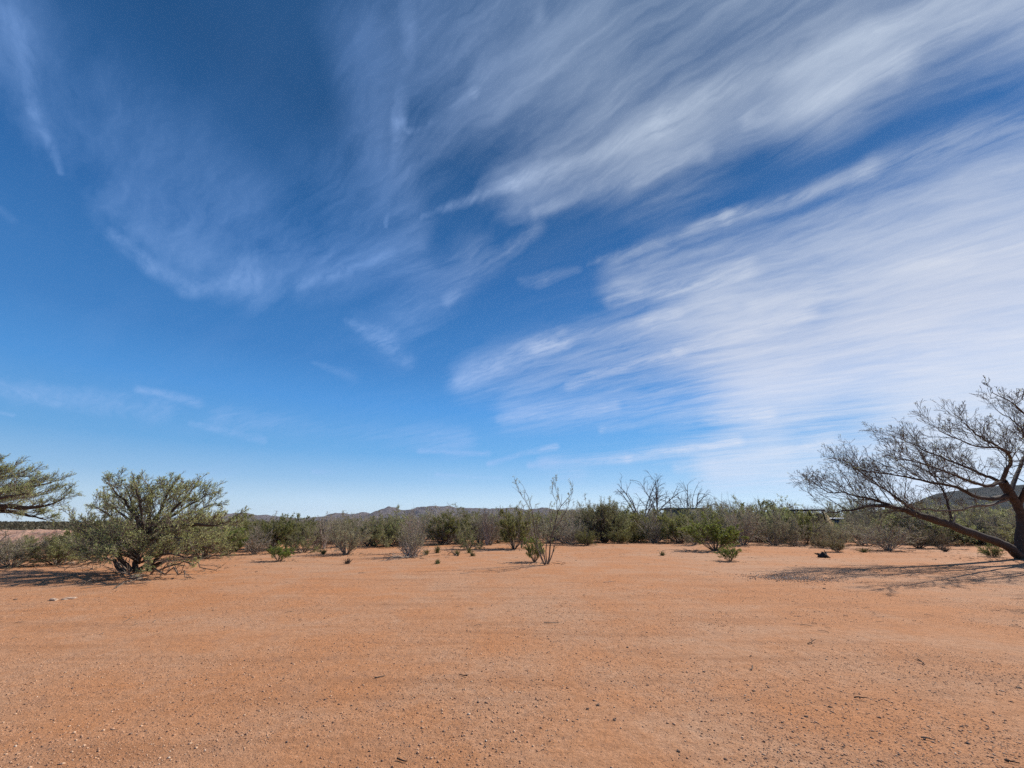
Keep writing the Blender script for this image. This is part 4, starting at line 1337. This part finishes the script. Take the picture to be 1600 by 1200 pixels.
# far scrub: one mass of many low clumps
rng = np.random.default_rng(600)
nC = 5200
fD = 70 + 420 * rng.random(nC) ** 1.5
fX = (rng.random(nC) * 2 - 1) * fD * 1.35
Hh = rng.uniform(1.2, 2.3, nC)
gzf = gzv(fX, fD)
per = 60
C = np.stack([fX, fD, gzf], axis=1)
u = rng.normal(size=(nC, per, 3)); u /= np.linalg.norm(u, axis=2, keepdims=True)
u[:, :, 2] = np.abs(u[:, :, 2])
rad = rng.random((nC, per, 1)) ** .4
P = C[:, None, :] + u * rad * np.stack([Hh * .9, Hh * .9, Hh], axis=1)[:, None, :]
Dr = u + rng.normal(size=u.shape) * .5
sz = (0.18 + .0022 * fD)[:, None] * np.ones((nC, per))
v, f = leaves_arrays(P.reshape(-1, 3), Dr.reshape(-1, 3), sz.ravel() * 1.5, sz.ravel() * .7)
M['farscrub'] = leaf_mat('far_scrub', (0.06, 0.062, 0.032), (0.16, 0.14, 0.085), .25)
tag(mesh_obj('far_scrub', v, f, M['farscrub']), 'far olive scrub covering the plain to the horizon', 'scrub', None, 'stuff')

# ------------------------------------------------------------------ dirt berm at the left
V, F = [], []
nx, ny = 160, 26
for i in range(nx):
    t = i / (nx - 1)
    x = -140 + t * 420
    for j in range(ny):
        s = j / (ny - 1)
        yy = 25.5 + 7 * s
        X = (x - 800) / 661 * 28.5
        hgt = 1.02 * math.sin(math.pi * s) ** .8 * min(1, (1 - t) * 5) * min(1, t * 5)
        v = Vector((X, yy, 0))
        hgt *= .86 + .22 * mn.noise(v * .45) + .16 * mn.noise(v * 1.6)
        hgt += .07 * mn.noise(v * 4) * math.sin(math.pi * s)
        g_ = gz(X, yy)
        V.append((X, yy, (g_ - .08) + (hgt + .08 * math.sin(math.pi * s) if 0 < s < 1 else 0) + max(0, -g_) * math.sin(math.pi * s)))
for i in range(nx - 1):
    for j in range(ny - 1):
        a = i * ny + j
        F.append((a, a + ny, a + ny + 1, a + 1))
def berm_mat():
    m, N, b = mat_new('berm_soil')
    gm = N.node('ShaderNodeNewGeometry')
    nz = N.noise(gm.outputs['Position'], 1.6, 8, .65)
    N.put(b.inputs['Base Color'], N.mix(N.smooth(nz, .35, .65), (0.36, 0.19, 0.125), (0.55, 0.34, 0.24)))
    b.inputs['Roughness'].default_value = 1
    bp = N.node('ShaderNodeBump'); bp.inputs['Strength'].default_value = .8; bp.inputs['Distance'].default_value = .3
    N.put(bp.inputs['Height'], nz); N.put(b.inputs['Normal'], bp.outputs[0])
    return m
tag(mesh_obj('dirt_berm', V, np.array(F), berm_mat(), smooth=True), 'long heap of pale red earth behind the shrubs at left', None, None, 'structure')


# ------------------------------------------------------------------ box and loft helpers for built things
class MB:
    def __init__(s): s.v = []; s.f3 = []; s.f4 = []

    def box(s, c, d, rz=0, rx=0):
        ca, sa = math.cos(rz), math.sin(rz)
        cx, sx = math.cos(rx), math.sin(rx)
        o = len(s.v)
        for k in ((-1, -1, -1), (1, -1, -1), (1, 1, -1), (-1, 1, -1), (-1, -1, 1), (1, -1, 1), (1, 1, 1), (-1, 1, 1)):
            x, y, z = k[0] * d[0] / 2, k[1] * d[1] / 2, k[2] * d[2] / 2
            y, z = y * cx - z * sx, y * sx + z * cx
            s.v.append((c[0] + x * ca - y * sa, c[1] + x * sa + y * ca, c[2] + z))
        for q in ((0, 3, 2, 1), (4, 5, 6, 7), (0, 1, 5, 4), (1, 2, 6, 5), (2, 3, 7, 6), (3, 0, 4, 7)):
            s.f4.append(tuple(o + i for i in q))

    def loft(s, secs):
        """list of rings (same count)"""
        o = len(s.v); n = len(secs[0])
        for r in secs: s.v += [tuple(p) for p in r]
        for i in range(len(secs) - 1):
            for j in range(n):
                a = o + i * n + j; b = o + i * n + (j + 1) % n
                s.f4.append((a, b, b + n, a + n))
        for j in range(1, n - 1):
            s.f3.append((o, o + j + 1, o + j)); e = o + (len(secs) - 1) * n
            s.f3.append((e, e + j, e + j + 1))

    def cyl(s, a, b, r, n=12):
        a = np.array(a, float); b = np.array(b, float)
        t = unit(b - a); ref = np.array([0, 0, 1.]) if abs(t[2]) < .8 else np.array([1., 0, 0])
        u = unit(np.cross(t, ref)); w = np.cross(t, u)
        s.loft([[p + r * (u * math.cos(2 * math.pi * k / n) + w * math.sin(2 * math.pi * k / n)) for k in range(n)] for p in (a, b)])

    def build(s, name, mat, parent=None, bevel=0, smooth=False):
        fs = []
        if s.f4: fs.append(np.array(s.f4))
        if s.f3: fs.append(np.array(s.f3))
        o = mesh_obj(name, s.v, fs, mat, parent, smooth)
        if bevel:
            m = o.modifiers.new('bevel', 'BEVEL'); m.width = bevel; m.segments = 2; m.limit_method = 'ANGLE'
        return o


M['white'] = plain_mat('white_paint', (.80, .80, .78), .3, .06)
M['glass'] = plain_mat('dark_glass', (.03, .035, .04), .08, .1)
M['tyre'] = plain_mat('tyre', (.02, .02, .02), .8, .2)
M['rim'] = plain_mat('rim', (.4, .4, .42), .35, .2, metal=.8)
M['lamp'] = plain_mat('lamp_red', (.4, .02, .02), .3, .1)
M['woodwall'] = plain_mat('olive_siding', (.20, .195, .14), .8, .3)
M['darkroof'] = plain_mat('dark_roof', (.035, .03, .03), .7, .3)
M['greenroof'] = plain_mat('olive_roof', (.19, .19, .14), .7, .3)
M['tan'] = plain_mat('tan_board', (.70, .50, .22), .8, .35, 6)
M['post'] = plain_mat('weathered_post', (.12, .09, .07), .9, .3)


def vehicle(loc, rz, label, tall=1.0):
    t = empty('parked_car', loc, rz, (1, 1, tall))
    tag(t, label, 'car')
    # side profile (x along, z up), half widths
    prof_ = [(-2.15, .45, .80, .85), (-2.1, .35, .92, .86), (-1.2, .3, .97, .9), (0, .3, .97, .9), (1.3, .3, .98, .9), (2.05, .35, .92, .85), (2.2, .45, .78, .8)]
    b = MB()
    b.loft([[(x, -w, z0), (x, -w * 1.02, (z0 + z1) / 2), (x, -w * .95, z1), (x, w * .95, z1), (x, w * 1.02, (z0 + z1) / 2), (x, w, z0)] for x, z0, z1, w in prof_])
    b.build('body', M['white'], t, .03)
    b = MB()
    b.loft([[(x, -w, z0), (x, -w, z1), (x, w, z1), (x, w, z0)] for x, z0, z1, w in ((-1.9, .96, .99, .80), (-1.2, .96, 1.36, .68), (.3, .97, 1.40, .68), (1.15, .97, 1.0, .80))])
    b.build('windows', M['glass'], t, .02)
    b = MB(); b.loft([[(x, -w, z), (x, -w * .9, z + .05), (x, w * .9, z + .05), (x, w, z)] for x, z, w in ((-1.35, 1.33, .66), (-1.1, 1.37, .7), (.2, 1.40, .7), (.4, 1.37, .66))])
    b.build('roof', M['white'], t, .015)
    for x in (-1.35, 1.35):
        for y in (-.82, .82):
            w = MB(); w.cyl((x, y - .1, .33), (x, y + .1, .33), .33, 20)
            wo_ = w.build('wheel', M['tyre'], t, .02)
            r = MB(); yy = y + math.copysign(.105, y); r.cyl((x, y, .33), (x, yy, .33), .2, 14)
            r.build('rim', M['rim'], wo_)
    for y in (-.62, .62):
        w = MB(); w.box((-2.16, y, .72), (.05, .3, .12)); w.build('tail_light', M['lamp'], t, .01)
        w = MB(); w.box((2.17, y, .68), (.06, .32, .12)); w.build('headlight', M['rim'], t, .01)
    return t


p = at(152, 815, 46); vehicle((p.x, 46, gz(p.x, 46) + .12), R(25), 'white parked car mostly hidden behind the crown of the green mesquite')
p = at(1307, 815, 42); vehicle((p.x, 42, gz(p.x, 42)), R(56), 'white vehicle with only its roof showing over the brush beside the tan board', 1.30)

# far white building left of the green mesquite
p = at(133, 815, 240)
t = empty('white_building', (p.x, 240, gz(p.x, 240)), R(8)); tag(t, 'tiny far white building on the horizon left of the green mesquite', 'building')
b = MB(); b.box((0, 0, 1.3), (8, 5, 2.6)); b.build('wall', M['white'], t)
b = MB(); b.loft([[(x, -2.8, 2.6), (x, 0, 3.1), (x, 2.8, 2.6)] for x in (-4.3, 4.3)]); b.build('roof', M['white'], t)
for x in (-2.4, 2.2):
    b = MB(); b.box((x, -2.52, 1.4), (1, .06, .9)); b.build('window', M['glass'], t)
b = MB(); b.box((0, -2.52, 1.0), (.9, .06, 2)); b.build('door', M['post'], t)

# olive flat roofed building below the right dead tree
D_ = 58
pl, pr = at(1051, 793.5, D_), at(1104, 793.5, D_)
gzz = gz((pl.x + pr.x) / 2, D_)
t = empty('flat_roofed_house', ((pl.x + pr.x) / 2, D_ + 2, gzz)); tag(t, 'low house with a flat olive roof line half hidden behind the dark creosote', 'house')
wd = pr.x - pl.x; hh = pl.z - gzz
b = MB(); b.box((0, 0, (hh - .2) / 2), (wd - .3, 3.7, hh - .2)); b.build('wall', M['woodwall'], t)
b = MB(); b.box((0, 0, hh - .1), (wd, 4.3, .2)); b.build('roof', M['greenroof'], t, .02)
for x in (-1.6, 1.4):
    b = MB(); b.box((x, -1.87, hh * .55), (1.0, .06, .9)); w_ = b.build('window', M['glass'], t)
    f_ = MB(); f_.box((x, -1.88, hh * .55 - .5), (1.15, .12, .08)); f_.build('sill', M['post'], w_)
b = MB(); b.box((0, -1.87, 1.05), (.9, .06, 2.1)); b.build('door', M['post'], t)
# pole at its left
p = at(1046, 778, 50)
t = empty('wooden_pole', (p.x, 50, gz(p.x, 50))); tag(t, 'thin dark pole standing just left of the flat olive roof', 'pole')
b = MB(); b.cyl((0, 0, -.1), (0, 0, p.z - gz(p.x, 50)), .05, 8); b.build('shaft', M['post'], t)
b = MB(); b.box((0, 0, p.z - .25), (.25, .06, .06)); b.build('crosspiece', M['post'], t)

# little shelter at the right with the tan board
D_ = 40
pl, pr = at(1243, 796, D_), at(1288, 796, D_)
gzz = gz((pl.x + pr.x) / 2, D_)
t = empty('shelter', ((pl.x + pr.x) / 2, D_ + 1.1, gzz), R(-3)); tag(t, 'small open shelter with a thin dark flat roof on posts at right', 'shelter')
wd = pr.x - pl.x; hh = pl.z - gzz
b = MB(); b.box((0, 0, hh - .06), (wd, 2.4, .13)); b.build('roof', M['darkroof'], t, .01)
for x in (-wd / 2 + .12, wd / 2 - .12):
    for y in (-1.05, 1.05):
        b = MB(); b.box((x, y, (hh - .125) / 2), (.1, .1, hh - .125)); b.build('post', M['post'], t)
b = MB(); b.box((0, 1.0, 1.0), (wd - .5, .05, 1.9)); b.build('back_panel', M['woodwall'], t)
p = at(1290, 806, D_ - .4)
t = empty('tan_board', (p.x, D_ - .4, gz(p.x, D_)), R(38)); tag(t, 'ragged tan board leaning against the right post of the shelter', 'board')
b = MB()
hb = at(1290, 798, D_).z - gz(p.x, D_)
b.loft([[(-.6, -.35 + e, 0), (.62, -.35 + e, 0), (.60, -.3 + e, hb * .55), (.40, -.2 + e, hb * .70), (.28, -.15 + e, hb * .8), (-.1, -.05 + e, hb * .9), (-.35, e, hb)] for e in (0, .05)])
b.build('sheet', M['tan'], t, .005)
b = MB(); b.box((0, -.39, hb * .3), (.8, .04, .08)); b.build('batten', M['tan'], t)

# charred stump
rng = np.random.default_rng(808)
g0 = np.array(ground_at(1287, 871))
t = empty('charred_stump', g0, 0, (.72, .72, .8)); tag(t, 'small black charred stump lying on the soil left of the leaning tree', 'stump')
V, F = [], []
n1, n2 = 16, 7
secs = []
for i in range(n2):
    z = i / (n2 - 1)
    rr = (.24, .27, .25, .20, .15, .09, .02)[i]
    secs.append([(math.cos(a) * rr * (1 + .35 * mn.noise(Vector((math.cos(a) * 1.7, math.sin(a) * 1.7, z * 2)))) * 1.2,
                  math.sin(a) * rr, -.02 + .30 * z * (1 + .3 * mn.noise(Vector((math.cos(a) * 3, math.sin(a) * 3, 5)))))
                 for a in np.linspace(0, 2 * math.pi, n1, endpoint=False)])
b = MB(); b.loft(secs); b.build('stump_body', M['char'], t, smooth=False)
for az, L in ((.1, .42), (3.0, .36), (1.7, .3), (4.6, .3), (5.6, .38)):
    P = walk((math.cos(az) * .1, math.sin(az) * .1, .08), (math.cos(az), math.sin(az), .25), L, 4, .25)
    v, f = tubes_arrays([(P, np.array([.07, .06, .05, .04, .02]))], 6)
    mesh_obj('root', v, f, M['char'], t)

# single stones and sticks worth telling apart
M['stone'] = plain_mat('pale_stone', (.50, .36, .26), .9, .3, 12)
M['dstone'] = plain_mat('dark_stone', (.17, .10, .065), .9, .4, 20)
import bmesh
def stone(x, y, size, flat, label, mt, group=None):
    if mt == 'dstone': size *= .48
    g0 = ground_at(x, y)
    bm = bmesh.new(); bmesh.ops.create_icosphere(bm, subdivisions=3, radius=1)
    for v in bm.verts:
        k = 1 + .6 * mn.noise(v.co * 1.3 + Vector((x, y, 0))) + .25 * mn.noise(v.co * 3 + Vector((y, x, 0)))
        v.co = Vector((v.co.x * k * 1.3, v.co.y * k * .9, v.co.z * k * flat)) * size
    me = bpy.data.meshes.new('stone'); bm.to_mesh(me); bm.free(); me.materials.append(M[mt])
    for p_ in me.polygons: p_.use_smooth = False
    o = bpy.data.objects.new('stone', me); COL.objects.link(o)
    o.location = g0 + Vector((0, 0, size * flat * .25)); o.rotation_euler = (0, 0, x)
    tag(o, label, 'stone', group)


for a in [(84, 938, .055, .6, 'pale stone on the soil below the green mesquite, the smaller of two', 'stone'),
          (108, 936, .08, .35, 'flat pale stone below the green mesquite, the larger of two', 'stone'),
          (24, 937, .07, .4, 'dark flat clod near the left edge below the shrubs', 'dstone'),
          (110, 881, .09, .6, 'pale round stone at the foot of the feathery shrub at left', 'stone'),
          (300, 1154 - 60, .02, .6, 'small dark stone on the left foreground soil', 'dstone'),
          (1060, 1174, .022, .6, 'dark stone nearest the camera right of centre', 'dstone'),
          (934, 1102, .03, .6, 'dark stone in the grit patch right of centre', 'dstone'),
          (918, 1108, .026, .6, 'brown stone beside the darker one in the grit patch', 'dstone'),
          (960, 1125, .028, .5, 'flat dark stone right of the grit patch', 'dstone'),
          (1178, 1080, .024, .6, 'dark stone in the right foreground beside a chip of wood', 'dstone'),
          (1297, 1105, .026, .5, 'dark stone in the right foreground near the short stick', 'dstone'),
          (1260, 1120, .028, .5, 'dark flat stone below the short stick in the right foreground', 'dstone'),
          (1288, 920, .05, .6, 'dark clod in the shadow right of the ash patch', 'dstone'),
          (1244, 884, .05, .5, 'dark clod above the ash patch', 'dstone'),
          (1372, 889, .08, .35, 'dark flat wood piece above the shadow of the tree', 'dstone'),
          (900, 876, .06, .5, 'dark clod right of the wand shrub', 'dstone'),
          (1085, 871, .05, .5, 'dark clod left of the knee high green bush', 'dstone'),
          (1592, 1075, .03, .6, 'dark stone at the right edge of the foreground', 'dstone')]:
    stone(*a)


def stick(x, y, L, az, label, fork=True, sd=1, mat='browntwig'):
    global rng
    rng = np.random.default_rng(sd)
    g0 = np.array(ground_at(x, y))
    o = empty('fallen_stick', g0); tag(o, label, 'stick', 'single sticks lying on the bare soil')
    L *= .7
    P = walk((0, 0, .012), (math.cos(az), math.sin(az), .02), L, 5, .15); P[:, 2] = np.clip(P[:, 2], .008, .03)
    pol = [(P, np.linspace(.006, .003, 6))]
    if fork:
        for i in (2, 3):
            Q = walk(P[i], (math.cos(az + .8), math.sin(az + .8), .1), L * .4, 3, .15); Q[:, 2] = np.clip(Q[:, 2], .008, .06)
            pol.append((Q, np.linspace(.004, .002, 4)))
    v, f = tubes_arrays(pol, 4)
    mesh_obj('wood', v, f, M[mat], o)


stick(1262, 1007, .34, .2, 'dark forked twig in the middle right of the clearing', True, 1, 'bark')
stick(1172, 1048, .18, .4, 'short curved twig left of the right foreground grit', True, 2)
stick(1440, 1155, .12, .1, 'thin twig in the near right foreground', False, 3)
stick(1335, 1092, .14, -.4, 'short dark stick in the right foreground', False, 4, 'bark')
stick(1570, 1190, .1, -.6, 'dark chip of bark at the bottom right corner', False, 5, 'bark')
stick(585, 1060, .16, .1, 'straight little twig left of centre in the foreground', False, 6)
stick(730, 1058, .16, 2.6, 'thin dark twig near the middle of the foreground', False, 7, 'bark')
stick(620, 1188, .12, .05, 'thin dark twig at the bottom edge left of centre', False, 8, 'bark')
stick(945, 910, .5, .3, 'pale bent twig right of the wand shrub on the soil', True, 9, 'greytwig')
stick(850, 974, .35, .15, 'faint twig near the centre of the clearing', False, 10)
stick(1445, 1040, .2, 1.0, 'small dark twig tangle at the right of the clearing', True, 11, 'bark')
stick(560, 896, .3, .1, 'flat twig lying in front of the dark dome shrub', True, 12)

# ------------------------------------------------------------------ air
hz = MB(); hz.box((0, 1500, 98), (16800, 16800, 204))
m = bpy.data.materials.new('haze_air'); m.use_nodes = True
N = NT(m.node_tree); N.n.clear()
pv = N.node('ShaderNodeVolumePrincipled')
pv.inputs['Color'].default_value = (.78, .87, 1.0, 1)
pv.inputs['Density'].default_value = 0.00002
pv.inputs['Anisotropy'].default_value = 0.2
ou = N.node('ShaderNodeOutputMaterial'); N.l.new(pv.outputs[0], ou.inputs['Volume'])
hzo = hz.build('haze', m)
tag(hzo, 'thin blue desert haze before the far mountains', None, None, 'stuff')
SC.cycles.volume_bounces = 0
SC.cycles.max_bounces = 5
SC.cycles.use_denoising = False
SC.cycles.denoising_prefilter = 'ACCURATE'
SC.cycles.transparent_max_bounces = 16
